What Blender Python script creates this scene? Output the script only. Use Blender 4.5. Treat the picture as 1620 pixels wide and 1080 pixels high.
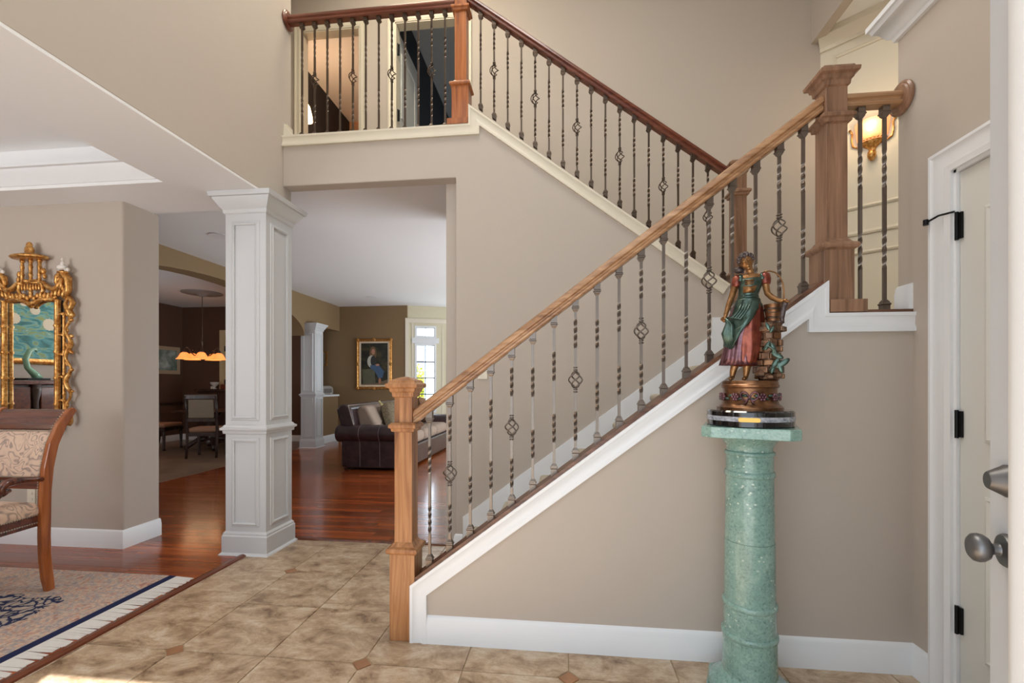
import bpy, bmesh, math, random
from math import sin, cos, pi, radians, atan2, hypot
from mathutils import Vector, Matrix
random.seed(7)
for _o in list(bpy.data.objects): bpy.data.objects.remove(_o)
SC = bpy.context.scene
COL = SC.collection

# ------------------------------------------------------------------ camera
FOC, YAW, HOR, EYE = 720.0, radians(6.4), 608.0, 1.25
cam_d = bpy.data.cameras.new('camera'); cam = bpy.data.objects.new('camera', cam_d); COL.objects.link(cam)
cam.location = (0, 0, EYE); cam.rotation_euler = (pi / 2, 0, YAW)
cam_d.sensor_width = 36; cam_d.lens = 36 * FOC / 1620; cam_d.shift_y = (HOR - 540) / 1620
cam_d.clip_start = 0.02; cam_d.clip_end = 200
SC.camera = cam
# ------------------------------------------------------------------ world, sun, daylight, added fill lights
w = bpy.data.worlds.new('sky'); SC.world = w; w.use_nodes = True
wn = w.node_tree; bgn = wn.nodes['Background']
bgn.inputs[0].default_value = (0.86, 0.93, 1.0, 1); bgn.inputs[1].default_value = 1.4
SC.view_settings.view_transform = 'Standard'; SC.view_settings.look = 'None'
SC.view_settings.exposure = 0.08; SC.view_settings.gamma = 1; SC.view_settings.use_curve_mapping = False

def aim(o, d):
    o.rotation_euler = Vector(d).to_track_quat('-Z', 'Y').to_euler()
def area(name, loc, d, sx, sy, power, col):
    l = bpy.data.lights.new(name, 'AREA'); l.shape = 'RECTANGLE'; l.size = sx; l.size_y = sy
    l.energy = power; l.color = col
    o = bpy.data.objects.new(name, l); COL.objects.link(o); o.location = loc; aim(o, d); return o
def point(name, loc, power, col, r=0.05):
    l = bpy.data.lights.new(name, 'POINT'); l.energy = power; l.color = col; l.shadow_soft_size = r
    o = bpy.data.objects.new(name, l); COL.objects.link(o); o.location = loc; return o
sl = bpy.data.lights.new('sun', 'SUN'); sl.energy = 19.0; sl.angle = radians(0.6); sl.color = (.96, .98, 1)
so = bpy.data.objects.new('sun', sl); COL.objects.link(so); so.location = (2, -4, 6)
aim(so, (-0.906, 1.94, -2.42))
DAY = (.72, .86, 1.0); WARM = (1, .78, .52)
area('daylight_entry', (-1.5, -2.4, 1.7), (.3, 1, 0.0), 3.0, 3.0, 36, DAY)
area('entry_high_fill', (-.5, .06, 4.2), (0, 1, -.25), 2.6, 2.2, 28, DAY)  # added fill light high on the front wall, inside the solid pane
area('daylight_dining_window', (-4.4, -1.2, 1.6), (0, 1, 1.3), 2.2, 1.7, 58, (.9, .95, 1))
area('great_room_fill', (1.9, 7.2, 1.3), (-1, 0, .55), 4.0, 2.2, 330, (.82, .92, 1))  # added fill light at the unseen right wall, which has no window
area('daylight_bay_window', (-2.6, 10.2, 1.7), (-.1, -1, 0), 1.2, 1.9, 36, DAY)
area('breakfast_fill', (-7.0, 4.0, 1.6), (0, 1, 0), 2.0, 1.6, 22, (.95, .97, 1))  # unseen area light brightening the breakfast room, no window behind it
area('foyer_high_fill', (-.3, 2.2, 5.7), (0, 0, -1), 1.2, 1.2, 58, (1, .97, .9))  # added fill light below the foyer ceiling, no fixture is built
point('dining_warm_fill', (-4.5, 1.3, 1.95), 9, (1, .74, .46), .25)  # added warm fill for the dining wall, no chandelier hangs here
area('landing_fill', (2.6, 3.2, 4.5), (0, 0, -1), .5, .5, 7, (1, .9, .74))  # unseen area light under the landing ceiling, without a fixture
area('upper_hall_fill', (-1.4, 3.6, 5.7), (0, .1, -1), .8, .8, 32, (1, .88, .66))  # added warm fill for the stair back wall, its lamp is unseen
# ------------------------------------------------------------------ helpers
def ray(px, py):
    t = (px - 810) / FOC; v = (HOR - py) / FOC; c, s = cos(YAW), sin(YAW)
    return (t * c - s, t * s + c, v)
def PX(px, py, X): r = ray(px, py); k = X / r[0]; return (X, r[1] * k, EYE + r[2] * k)
def PY(px, py, Y): r = ray(px, py); k = Y / r[1]; return (r[0] * k, Y, EYE + r[2] * k)
def PZ(px, py, Z=0): r = ray(px, py); k = (Z - EYE) / r[2]; return (r[0] * k, r[1] * k, Z)

class MB:
    def __init__(s): s.v = []; s.f = []
    def add(s, vs, fs):
        b = len(s.v); s.v += [tuple(q) for q in vs]; s.f += [tuple(i + b for i in q) for q in fs]; return s
    def box(s, x0, x1, y0, y1, z0, z1):
        return s.add([(x0,y0,z0),(x1,y0,z0),(x1,y1,z0),(x0,y1,z0),(x0,y0,z1),(x1,y0,z1),(x1,y1,z1),(x0,y1,z1)],
                     [(0,3,2,1),(4,5,6,7),(0,1,5,4),(1,2,6,5),(2,3,7,6),(3,0,4,7)])
    def loft(s, rings, cap=True, loop=False, closed=True):
        n = len(rings[0]); vs = [q for r in rings for q in r]; fs = []; m = len(rings)
        for i in range(m if loop else m - 1):
            a, b = i * n, ((i + 1) % m) * n
            for j in range(n if closed else n - 1):
                k = (j + 1) % n
                fs.append((a + j, a + k, b + k, b + j))
        if cap and not loop and closed:
            fs.append(tuple(range(n))[::-1]); fs.append(tuple((m - 1) * n + i for i in range(n)))
        return s.add(vs, fs)
    def prism(s, poly, mp, t0, t1):
        return s.loft([[mp(a, b, t0) for a, b in poly], [mp(a, b, t1) for a, b in poly]])
    def xz(s, poly, y0, y1): return s.prism(poly, lambda a, b, t: (a, t, b), y0, y1)
    def yz(s, poly, x0, x1): return s.prism(poly, lambda a, b, t: (t, a, b), x0, x1)
    def xy(s, poly, z0, z1): return s.prism(poly, lambda a, b, t: (a, b, t), z0, z1)
    def lathe(s, prof, c=(0, 0), n=32, ph=0.0, sq=1.0, mp=None):
        rs = []
        for r, z in prof:
            ring = [(c[0] + r * cos(ph + 2*pi*i/n), c[1] + sq * r * sin(ph + 2*pi*i/n), z) for i in range(n)]
            rs.append([mp(*q) for q in ring] if mp else ring)
        return s.loft(rs)
    def sq(s, prof, c):      # square 'lathe': r is a half width
        return s.lathe([(r * 2 ** .5, z) for r, z in prof], c, 4, pi / 4)
    def tube(s, pts, r, n=8, cap=True, flat=1.0, loop=False):
        pts = [Vector(q) for q in pts]; m = len(pts)
        rs = r if isinstance(r, (list, tuple)) else [r] * m
        up = None; rings = []
        for i, q in enumerate(pts):
            if loop: d = pts[(i + 1) % m] - pts[i - 1]
            else: d = pts[min(i + 1, m - 1)] - pts[max(i - 1, 0)]
            d.normalize()
            if up is None:
                up = Vector((0, 0, 1)) if abs(d.z) < .9 else Vector((0, 1, 0))
            e1 = d.cross(up); 
            if e1.length < 1e-6: e1 = d.orthogonal()
            e1.normalize(); e2 = e1.cross(d).normalized(); up = e2
            rings.append([q + e1 * (rs[i] * cos(2*pi*k/n)) + e2 * (flat * rs[i] * sin(2*pi*k/n)) for k in range(n)])
        return s.loft(rings, cap=cap, loop=loop)
    def ell(s, c, rad, nu=12, nv=8, rot=None):
        rings = []
        for i in range(nv + 1):
            th = -pi / 2 + pi * i / nv
            if i in (0, nv): th = th * .985
            ring = []
            for j in range(nu):
                p = Vector((rad[0] * cos(th) * cos(2*pi*j/nu), rad[1] * cos(th) * sin(2*pi*j/nu), rad[2] * sin(th)))
                if rot: p = rot @ p
                ring.append(p + Vector(c))
            rings.append(ring)
        return s.loft(rings)
    def mould(s, path, prof, mp, closed=False):
        # path: 2-D polyline; prof: (d, t) offsets to the left of the path and out of the plane; mitred
        m = len(path); nrm = []
        for i in range(m):
            def dirn(a, b):
                x, y = path[b][0] - path[a][0], path[b][1] - path[a][1]; L = hypot(x, y); return x / L, y / L
            if closed: d0, d1 = dirn(i - 1, i), dirn(i, (i + 1) % m)
            else:
                d1 = dirn(i, i + 1) if i < m - 1 else dirn(i - 1, i)
                d0 = dirn(i - 1, i) if i > 0 else d1
            n0, n1 = (-d0[1], d0[0]), (-d1[1], d1[0])
            bx, by = n0[0] + n1[0], n0[1] + n1[1]; k = 2 / (bx * bx + by * by)
            nrm.append((bx * k, by * k))
        rings = [[mp(path[i][0] + nrm[i][0] * d, path[i][1] + nrm[i][1] * d, t) for d, t in prof] for i in range(m)]
        return s.loft(rings, loop=closed)
    def mesh(s, name, off=None, smooth=False):
        me = bpy.data.meshes.new(name)
        vs = s.v if off is None else [(a - off[0], b - off[1], c - off[2]) for a, b, c in s.v]
        me.from_pydata([tuple(q) for q in vs], [], s.f)
        bm = bmesh.new(); bm.from_mesh(me); bmesh.ops.recalc_face_normals(bm, faces=bm.faces); bm.to_mesh(me); bm.free()
        if smooth: me.polygons.foreach_set('use_smooth', [True] * len(me.polygons))
        return me

ORG = {}
def link(name, data, parent=None):
    o = bpy.data.objects.new(name, data); COL.objects.link(o)
    if parent is not None: o.parent = parent
    return o
def tag(o, label=None, cat=None, group=None, kind=None):
    if label: o['label'] = label
    if cat: o['category'] = cat
    if group: o['group'] = group
    if kind: o['kind'] = kind
    return o
def thing(name, label, cat, loc=(0, 0, 0), rz=0.0, group=None, local=False):
    o = link(name, None); o.location = loc; o.rotation_euler = (0, 0, rz); o.empty_display_size = .1
    ORG[o] = None if (local or rz) else Vector(loc)
    return tag(o, label, cat, group)
def part(name, mb, m, parent=None, smooth=False, bev=0.0, seg=2, label=None, kind=None, autosm=None):
    off = ORG.get(parent) if parent is not None else None
    me = mb.mesh(name, off, smooth or autosm is not None); me.materials.append(m)
    o = link(name, me, parent); ORG[o] = off
    if autosm is not None:
        try: me.set_sharp_from_angle(angle=radians(autosm))
        except Exception: pass
    if bev:
        b = o.modifiers.new('bevel', 'BEVEL'); b.width = bev; b.segments = seg; b.limit_method = 'ANGLE'; b.angle_limit = radians(35)
    if label: o['label'] = label
    if kind: o['kind'] = kind
    return o
def struct(name, mb, m, label=None, **k):
    o = part(name, mb, m, None, **k); o['kind'] = 'structure'
    if label: o['label'] = label
    return o
def copy_to(o, loc, parent, rot=None):
    c = o.copy(); COL.objects.link(c); c.parent = parent; c.location = loc
    if rot: c.rotation_euler = rot
    return c

# ------------------------------------------------------------------ materials
def srgb(r, g, b):
    f = lambda u: (u / 255 / 12.92) if u / 255 <= .04045 else ((u / 255 + .055) / 1.055) ** 2.4
    return (f(r), f(g), f(b), 1)
def base_mat(name, rough=.5, metal=0.0, coat=0.0, spec=.5):
    m = bpy.data.materials.new(name); m.use_nodes = True; nt = m.node_tree
    b = nt.nodes['Principled BSDF']; b.inputs['Roughness'].default_value = rough; b.inputs['Metallic'].default_value = metal
    b.inputs['Coat Weight'].default_value = coat; b.inputs['Coat Roughness'].default_value = .08
    b.inputs['Specular IOR Level'].default_value = spec
    return m, nt, b
def plain(name, col, rough=.5, metal=0.0, coat=0.0, var=.04, scale=14.0, bump=0.0, bscale=180.0, spec=.5, emit=None, es=0):
    m, nt, b = base_mat(name, rough, metal, coat, spec)
    N = nt.nodes.new; L = nt.links.new
    tc = N('ShaderNodeTexCoord'); no = N('ShaderNodeTexNoise'); no.inputs['Scale'].default_value = scale; no.inputs['Detail'].default_value = 3
    L(tc.outputs['Object'], no.inputs['Vector'])
    mx = N('ShaderNodeMix'); mx.data_type = 'RGBA'
    mx.inputs['A'].default_value = tuple(c * (1 - var) for c in col[:3]) + (1,)
    mx.inputs['B'].default_value = tuple(min(1, c * (1 + var)) for c in col[:3]) + (1,)
    L(no.outputs['Fac'], mx.inputs['Factor']); L(mx.outputs['Result'], b.inputs['Base Color'])
    if bump:
        n2 = N('ShaderNodeTexNoise'); n2.inputs['Scale'].default_value = bscale; n2.inputs['Detail'].default_value = 2
        L(tc.outputs['Object'], n2.inputs['Vector'])
        bp = N('ShaderNodeBump'); bp.inputs['Strength'].default_value = bump; bp.inputs['Distance'].default_value = .002
        L(n2.outputs['Fac'], bp.inputs['Height']); L(bp.outputs['Normal'], b.inputs['Normal'])
    if emit: b.inputs['Emission Color'].default_value = emit; b.inputs['Emission Strength'].default_value = es
    return m
def ramp_mat(name, stops, stretch=(1, 1, 1), scale=5.0, detail=6.0, distort=0.0, rough=.5, metal=0.0, coat=0.0, bump=0.0, perobj=0.0, spec=.5, nrough=.6, hue=0.0):
    m, nt, b = base_mat(name, rough, metal, coat, spec)
    N = nt.nodes.new; L = nt.links.new
    tc = N('ShaderNodeTexCoord'); mp = N('ShaderNodeMapping'); mp.inputs['Scale'].default_value = stretch
    L(tc.outputs['Object'], mp.inputs['Vector'])
    if perobj or hue:
        oi = N('ShaderNodeObjectInfo'); ml = N('ShaderNodeMath'); ml.operation = 'MULTIPLY'; ml.inputs[1].default_value = perobj or 17
        L(oi.outputs['Random'], ml.inputs[0]); L(ml.outputs[0], mp.inputs['Location'])
    no = N('ShaderNodeTexNoise'); no.inputs['Scale'].default_value = scale; no.inputs['Detail'].default_value = detail
    no.inputs['Distortion'].default_value = distort; no.inputs['Roughness'].default_value = nrough
    L(mp.outputs['Vector'], no.inputs['Vector'])
    cr = N('ShaderNodeValToRGB'); e = cr.color_ramp.elements
    e[0].position, e[0].color = stops[0]; e[1].position, e[1].color = stops[-1]
    for p, c in stops[1:-1]:
        q = e.new(p); q.color = c
    L(no.outputs['Fac'], cr.inputs['Fac'])
    out = cr.outputs['Color']
    if hue:
        hs = N('ShaderNodeHueSaturation'); mr = N('ShaderNodeMapRange'); mr.inputs['To Min'].default_value = 1 - hue; mr.inputs['To Max'].default_value = 1 + hue
        L(oi.outputs['Random'], mr.inputs['Value']); L(mr.outputs['Result'], hs.inputs['Value']); L(out, hs.inputs['Color']); out = hs.outputs['Color']
    L(out, b.inputs['Base Color'])
    if bump:
        bp = N('ShaderNodeBump'); bp.inputs['Strength'].default_value = bump; bp.inputs['Distance'].default_value = .003
        L(no.outputs['Fac'], bp.inputs['Height']); L(bp.outputs['Normal'], b.inputs['Normal'])
    return m
def wood(name, c1, c2, c3, axis, rough=.35, coat=.2, perobj=9.0, hue=0.0, fine=26.0, long=1.6):
    st = [fine, fine, fine]; st[axis] = long
    return ramp_mat(name, [(.30, c1), (.5, c2), (.70, c3)], tuple(st), 1.0, 7, .9, rough, 0, coat, .08, perobj, hue=hue)

WALL = plain('beige_wall_paint', srgb(189, 178, 167), .75, var=.015, bump=.05, spec=.25)
BROWN = plain('brown_wall_paint', srgb(138, 114, 84), .75, var=.03, bump=.05, spec=.25)
DARKB = plain('dark_brown_wall_paint', srgb(92, 66, 52), .75, var=.04, bump=.05, spec=.25)
CREAM = plain('cream_paint', srgb(218, 209, 190), .55, var=.01)
COLSHADE = plain('column_paint_shaded', srgb(202, 203, 205), .42, var=.01)  # white trim paint greyed for the columns; their shading is in the colour
WHITE = plain('white_trim_paint', srgb(232, 234, 237), .42, var=.01)
CEIL = plain('ceiling_paint', srgb(238, 238, 239), .85, var=.01, spec=.2)
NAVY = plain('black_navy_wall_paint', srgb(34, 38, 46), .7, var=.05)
GREYW = plain('grey_wall_paint', srgb(160, 164, 164), .75, var=.02)
DOORW = plain('door_paint', srgb(214, 214, 209), .4, var=.01)
EDOOR = plain('entry_door_paint', srgb(205, 210, 218), .35, var=.01)
OAK_Z = wood('honey_oak_upright', srgb(116, 72, 40), srgb(164, 112, 70), srgb(192, 142, 96), 2, .38)
OAK_X = wood('honey_oak_rail', srgb(120, 82, 54), srgb(168, 126, 90), srgb(194, 154, 116), 0, .36)
WAL_Z = wood('walnut_upright', srgb(104, 74, 54), srgb(142, 106, 82), srgb(164, 126, 100), 2, .4)
CHE_X = wood('cherry_rail', srgb(72, 34, 22), srgb(104, 52, 34), srgb(126, 72, 48), 0, .34)
CAPW = wood('walnut_cap', srgb(70, 44, 32), srgb(104, 68, 50), srgb(130, 90, 68), 0, .4)
OAKT = wood('orange_oak_upright', srgb(120, 62, 24), srgb(162, 92, 40), srgb(186, 112, 54), 2, .36)
IRON = plain('pewter_iron', srgb(122, 112, 104), .32, .8, var=.08, scale=60)
IROND = plain('dark_bronze_iron', srgb(88, 74, 63), .35, .78, var=.1, scale=60)
BLACK = plain('black_metal', srgb(24, 24, 26), .45, .6, var=.1)
PEWTER = plain('dark_pewter', srgb(122, 122, 124), .42, .9, var=.15, scale=30)
GROUT = plain('grout', srgb(178, 156, 126), .9, var=.08, scale=60)
TILE = ramp_mat('travertine_tile', [(.34, srgb(110, 84, 62)), (.43, srgb(154, 128, 101)), (.53, srgb(184, 159, 131)), (.64, srgb(206, 190, 168))], (1, 1.5, 1), 5.6, 12, .35, .34, 0, 0, .12, 31, hue=.05, nrough=.74)
TILE_D = ramp_mat('brown_accent_tile', [(.3, srgb(142, 98, 66)), (.7, srgb(166, 120, 84))], (1, 1, 1), 14, 6, 0, .4, 0, 0, .05, 9)
PLANK = wood('cherry_plank', srgb(106, 44, 18), srgb(142, 66, 27), srgb(166, 86, 40), 0, .2, .2, 31, hue=.30, fine=20, long=1.2)
PLANKF = None
CARPET = plain('beige_carpet', srgb(184, 174, 156), .95, var=.12, scale=220, bump=.6, bscale=420, spec=.1)
STRIP = wood('brown_threshold_wood', srgb(70, 30, 14), srgb(104, 50, 24), srgb(120, 62, 32), 1, .25)
GOLD = ramp_mat('gold_leaf', [(.3, srgb(140, 82, 36)), (.5, srgb(204, 146, 76)), (.72, srgb(242, 206, 138))], (1, 1, 1), 46, 5, .4, .34, .75, 0, .2)
MIRR = plain('mirror_glass', (.86, .87, .86, 1), .015, 1.0, var=0)
def green_marble():
    m, nt, b = base_mat('green_marble', .24, 0, .35); N = nt.nodes.new; L = nt.links.new
    tc = N('ShaderNodeTexCoord')
    def noise(sc, det, rg, dist=0.0):
        n = N('ShaderNodeTexNoise'); n.inputs['Scale'].default_value = sc; n.inputs['Detail'].default_value = det; n.inputs['Roughness'].default_value = rg; n.inputs['Distortion'].default_value = dist
        L(tc.outputs['Object'], n.inputs['Vector']); return n.outputs['Fac']
    def ramp(fac, stops):
        cr = N('ShaderNodeValToRGB'); e = cr.color_ramp.elements
        e[0].position, e[0].color = stops[0]; e[1].position, e[1].color = stops[-1]
        for p, c in stops[1:-1]: q = e.new(p); q.color = c
        L(fac, cr.inputs['Fac']); return cr.outputs['Color']
    c1 = ramp(noise(9, 5, .6, .6), [(.3, srgb(90, 126, 120)), (.5, srgb(126, 162, 152)), (.7, srgb(158, 188, 176))])
    c2 = ramp(noise(110, 6, .75), [(.36, srgb(48, 72, 70)), (.46, srgb(126, 160, 152)), (.58, srgb(142, 174, 166)), (.72, srgb(204, 220, 212))])
    mx = N('ShaderNodeMix'); mx.data_type = 'RGBA'; mx.inputs['Factor'].default_value = .45; L(c1, mx.inputs['A']); L(c2, mx.inputs['B'])
    vo = N('ShaderNodeTexVoronoi'); vo.inputs['Scale'].default_value = 42; vo.inputs['Randomness'].default_value = 1
    mp = N('ShaderNodeMapping'); mp.inputs['Scale'].default_value = (1, 1, 1.4); L(tc.outputs['Object'], mp.inputs[0]); L(mp.outputs[0], vo.inputs['Vector'])
    chip = ramp(vo.outputs['Distance'], [(.16, (1, 1, 1, 1)), (.24, (0, 0, 0, 1))])
    sel = ramp(noise(6, 3, .5), [(.5, (0, 0, 0, 1)), (.6, (.8, .8, .8, 1))])
    ml = N('ShaderNodeMath'); ml.operation = 'MULTIPLY'; L(chip, ml.inputs[0]); L(sel, ml.inputs[1])
    m2 = N('ShaderNodeMix'); m2.data_type = 'RGBA'; L(ml.outputs[0], m2.inputs['Factor']); L(mx.outputs['Result'], m2.inputs['A']); m2.inputs['B'].default_value = srgb(206, 222, 210)
    L(m2.outputs['Result'], b.inputs['Base Color']); return m
GMARB = green_marble()
BRONZE = ramp_mat('brown_bronze', [(.3, srgb(80, 52, 32)), (.7, srgb(148, 104, 70))], (1, 1, 1), 26, 4, 0, .33, .75, .1)
SKINB = ramp_mat('golden_bronze', [(.3, srgb(110, 74, 40)), (.7, srgb(176, 130, 84))], (1, 1, 1), 26, 4, 0, .32, .75, .1)
GREENB = ramp_mat('green_patina_bronze', [(.3, srgb(38, 56, 48)), (.7, srgb(92, 116, 106))], (1, 1, 1), 20, 4, 0, .28, .65, .2)
REDB = ramp_mat('red_patina_bronze', [(.3, srgb(92, 34, 26)), (.7, srgb(160, 84, 62))], (1, 1, 1), 20, 4, 0, .3, .65, .2)
PURPB = ramp_mat('plum_patina_bronze', [(.3, srgb(72, 36, 46)), (.7, srgb(140, 100, 108))], (1, 1, 1), 26, 4, 0, .3, .65, .2)
HAIRB = ramp_mat('grey_bronze_hair', [(.3, srgb(58, 48, 44)), (.7, srgb(120, 108, 108))], (1, 1, 1), 60, 5, 0, .4, .7, 0, .4)
STONEB = ramp_mat('well_bronze_stone', [(.3, srgb(66, 50, 40)), (.7, srgb(146, 110, 84))], (1, 1, 1), 40, 4, 0, .4, .65, 0, .2)
BLKM = plain('black_marble', srgb(20, 18, 20), .08, 0, .6, var=.2)
GRYM = ramp_mat('grey_veined_marble', [(.35, srgb(120, 122, 132)), (.6, srgb(178, 180, 188))], (1, 1, 2), 60, 6, .6, .2)
BRASS = plain('brass_plate', srgb(182, 146, 78), .3, .85, var=.06)
LEATH = ramp_mat('dark_brown_leather', [(.3, srgb(38, 24, 26)), (.7, srgb(66, 46, 48))], (1, 1, 1), 9, 6, .3, .36, 0, .12, .3)
TAUPE = plain('taupe_chenille', srgb(150, 132, 118), .95, var=.1, scale=60, bump=.3, spec=.1)
OLIVE = ramp_mat('olive_brocade', [(.35, srgb(78, 66, 48)), (.65, srgb(136, 120, 94))], (1, 1, 1), 60, 5, 1, .8)
STRIPE = ramp_mat('striped_fabric', [(.35, srgb(74, 44, 32)), (.5, srgb(130, 96, 66)), (.65, srgb(98, 62, 44))], (1, 40, 1), 1.4, 2, 0, .85)
MAHOG = wood('mahogany', srgb(54, 22, 12), srgb(92, 44, 26), srgb(116, 60, 36), 0, .25, .5)
SABRE = wood('polished_amber_wood', srgb(118, 58, 22), srgb(158, 86, 38), srgb(180, 106, 52), 2, .25, .5)
DKWOOD = wood('espresso_wood', srgb(30, 18, 14), srgb(54, 34, 26), srgb(74, 50, 40), 2, .35, .2)
NAIL = plain('nickel_nailheads', srgb(190, 178, 164), .3, .9, var=.1)
IVORY = plain('ivory_plastic', srgb(226, 218, 200), .4, var=.01)
WHITEC = plain('white_porcelain', srgb(232, 226, 218), .3, var=.02)
# ------------------------------------------------------------------ structure: floors
def plank_floor_mat():
    m, nt, b = base_mat('cherry_floor_far', .2, 0, .2)
    N = nt.nodes.new; L = nt.links.new
    tc = N('ShaderNodeTexCoord'); br = N('ShaderNodeTexBrick')
    br.inputs['Color1'].default_value = srgb(118, 52, 22); br.inputs['Color2'].default_value = srgb(176, 92, 42); br.inputs['Mortar'].default_value = srgb(50, 18, 8)
    br.inputs['Scale'].default_value = 1; br.inputs['Mortar Size'].default_value = .0015; br.inputs['Brick Width'].default_value = 1.15; br.inputs['Row Height'].default_value = .083
    L(tc.outputs['Object'], br.inputs['Vector'])
    mp = N('ShaderNodeMapping'); mp.inputs['Scale'].default_value = (1.5, 30, 1); no = N('ShaderNodeTexNoise'); no.inputs['Detail'].default_value = 6
    L(tc.outputs['Object'], mp.inputs['Vector']); L(mp.outputs['Vector'], no.inputs['Vector'])
    mr = N('ShaderNodeMapRange'); mr.inputs['To Min'].default_value = .6; mr.inputs['To Max'].default_value = 1.3; L(no.outputs['Fac'], mr.inputs['Value'])
    hs = N('ShaderNodeHueSaturation'); L(mr.outputs['Result'], hs.inputs['Value']); L(br.outputs['Color'], hs.inputs['Color']); L(hs.outputs['Color'], b.inputs['Base Color'])
    return m
PLANKF = plank_floor_mat()
XT = -2.29                                   # tile / wood joint
YT = 3.45
floor = struct('floor', MB().box(XT, 1.52, -.12, YT, -.06, -.005), GROUT, 'travertine tile floor of the entry hall with small brown accent tiles')
PT, TX0, TY0, INS = .4605, -1.357, 2.414, .048
def clip(poly, ax, val, keep_less):
    out = []
    for i in range(len(poly)):
        a, b = poly[i - 1], poly[i]
        ia = (a[ax] <= val) if keep_less else (a[ax] >= val); ib = (b[ax] <= val) if keep_less else (b[ax] >= val)
        if ia != ib:
            t = (val - a[ax]) / (b[ax] - a[ax]); out.append((a[0] + t * (b[0] - a[0]), a[1] + t * (b[1] - a[1])))
        if ib: out.append(b)
    return out
def tile_obj(name, poly, m):
    poly = clip(clip(clip(clip(poly, 0, XT + .002, False), 0, 1.492, True), 1, -.1, False), 1, YT - .002, True)
    if len(poly) < 3: return
    cx = sum(q[0] for q in poly) / len(poly); cy = sum(q[1] for q in poly) / len(poly)
    mb = MB().xy([(a - cx, b - cy) for a, b in poly], -.012, 0)
    o = part(name, mb, m, floor, bev=.0015, seg=1); o.location = (cx, cy, 0)
g = .0022
for i in range(-3, 8):
    for j in range(-7, 4):
        x0, x1, y0, y1 = TX0 + i*PT + g, TX0 + (i+1)*PT - g, TY0 + j*PT + g, TY0 + (j+1)*PT - g
        if x1 < XT or x0 > 1.5 or y1 < -.1 or y0 > YT: continue
        poly = []
        for (cx, cy, ci, cj, sx, sy, first) in ((x0, y0, i, j, 1, 1, 'y'), (x1, y0, i+1, j, -1, 1, 'x'), (x1, y1, i+1, j+1, -1, -1, 'y'), (x0, y1, i, j+1, 1, -1, 'x')):
            if ci % 2 and cj % 2:
                a, b = (cx + sx*INS, cy), (cx, cy + sy*INS)
                poly += [b, a] if first == 'y' else [a, b]
            else: poly.append((cx, cy))
        tile_obj('tile', poly, TILE)
        if i % 2 and j % 2:
            c = (TX0 + i*PT, TY0 + j*PT); h = INS - .004
            tile_obj('accent_tile', [(c[0]-h, c[1]), (c[0], c[1]-h), (c[0]+h, c[1]), (c[0], c[1]+h)], TILE_D)
XW = XT - .055
wfloor = struct('floor', MB().box(-6.6, XW, -1.3, 2.62, -.06, 0).box(-5.12, 2.1, 6.021, 10.6, -.06, 0).box(-5.12, -3.9, 3.44, 6.021, -.06, -.006)
                .box(-.8, 2.1, 4.7, 6.021, -.06, 0).box(-6.6, XW, 2.62, 3.44, -.06, -.0125).box(-3.9, -.8, 3.4, 6.021, -.06, -.0125), PLANKF, 'reddish cherry plank floor running through the dining and great rooms')
PW = .083; y = 2.62; rows = 0
while y < 6.02:
    if y < 3.1: xa, xb = -4.75, XW
    elif y < 3.44: xa, xb = -3.34, XW
    else: xa, xb = max(-5.1, -y - .35), -.8
    x = xa - random.random() * .9
    while x < xb:
        L = random.uniform(.55, 1.5); a, b = max(x, xa), min(x + L, xb)
        if b - a > .04:
            o = part('plank', MB().box(-(b-a)/2 + .0007, (b-a)/2 - .0007, -PW/2 + .0006, PW/2 - .0006, -.012, random.uniform(-.0004, 0)), PLANK, wfloor)
            o.location = ((a + b) / 2, y + PW/2, 0)
        x += L
    y += PW
struct('floor', MB().box(-8.7, -5.12, 3.44, 9.8, -.06, -.001), ramp_mat('breakfast_tile', [(.3, srgb(112, 84, 66)), (.7, srgb(150, 124, 102))], (1, 1, 1), 3, 8, .6, .3), 'brownish tile floor of the breakfast room')
struct('floor', MB().box(-6, 6, -8, -.12, -.12, -.03), plain('porch_concrete', srgb(170, 166, 158), .9), 'pale concrete porch outside the entry')
struct('trim_1', MB().prism([(XW, 0), (XW + .006, .011), (XW + .028, .014), (XT - .004, .008), (XT, 0)], lambda a, b, t: (a, t, b), -.1, 3.08), STRIP, 'dark wood threshold strip between plank floor and tile')
struct('trim_2', MB().prism([(YT, 0), (YT + .004, .008), (YT + .026, .009), (YT + .03, 0)], lambda a, b, t: (t, a, b), -2.13, -.8), STRIP, 'thin dark wood threshold at the great room opening')

# ------------------------------------------------------------------ structure: walls and ceilings
RW = 1.505                                    # closet wall plane
SL = .752
def zc(x): return .275 + .755 * (x + .738)    # top edge of lower stair trim
def zb(x): return 3.335 - .745 * (x + .70)    # top edge of upper stair trim
struct('wall_stair_front', MB().xz([(-.738, 0), (RW, 0), (RW, 1.56), (1.157, 1.56), (1.157, zc(1.157)), (-.738, zc(-.738))], 2.15, 2.26), WALL, 'beige wall below the lower stair flight')
struct('wall_stair_back', MB().xz([(-2.18, 2.80), (-.798, 2.80), (-.798, 0), (1.36, 0), (1.36, 1.86), (1.14, zb(1.14)), (-.70, zb(-.70)), (-.70, 3.19), (-2.18, 3.19)], 3.34, 3.45), WALL, 'beige wall under the upper stair flight and balcony', bev=.006)
struct('wall_left', MB().box(-2.75, -2.18, -.1, 3.45, 2.665, 5.9), WALL, 'tall beige upper wall on the left of the entry hall', bev=.004)
struct('trim_3', MB().box(-2.75, -2.182, -1.3, 2.86, 2.65, 2.666).box(-6.6, -2.182, 2.86, 3.38, 2.65, 2.666).box(-6.6, -6.0, -1.3, 2.86, 2.65, 2.666).box(-6.0, -2.75, -1.3, -.7, 2.65, 2.666), CEIL, 'white soffit around the dining room tray ceiling')
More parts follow.
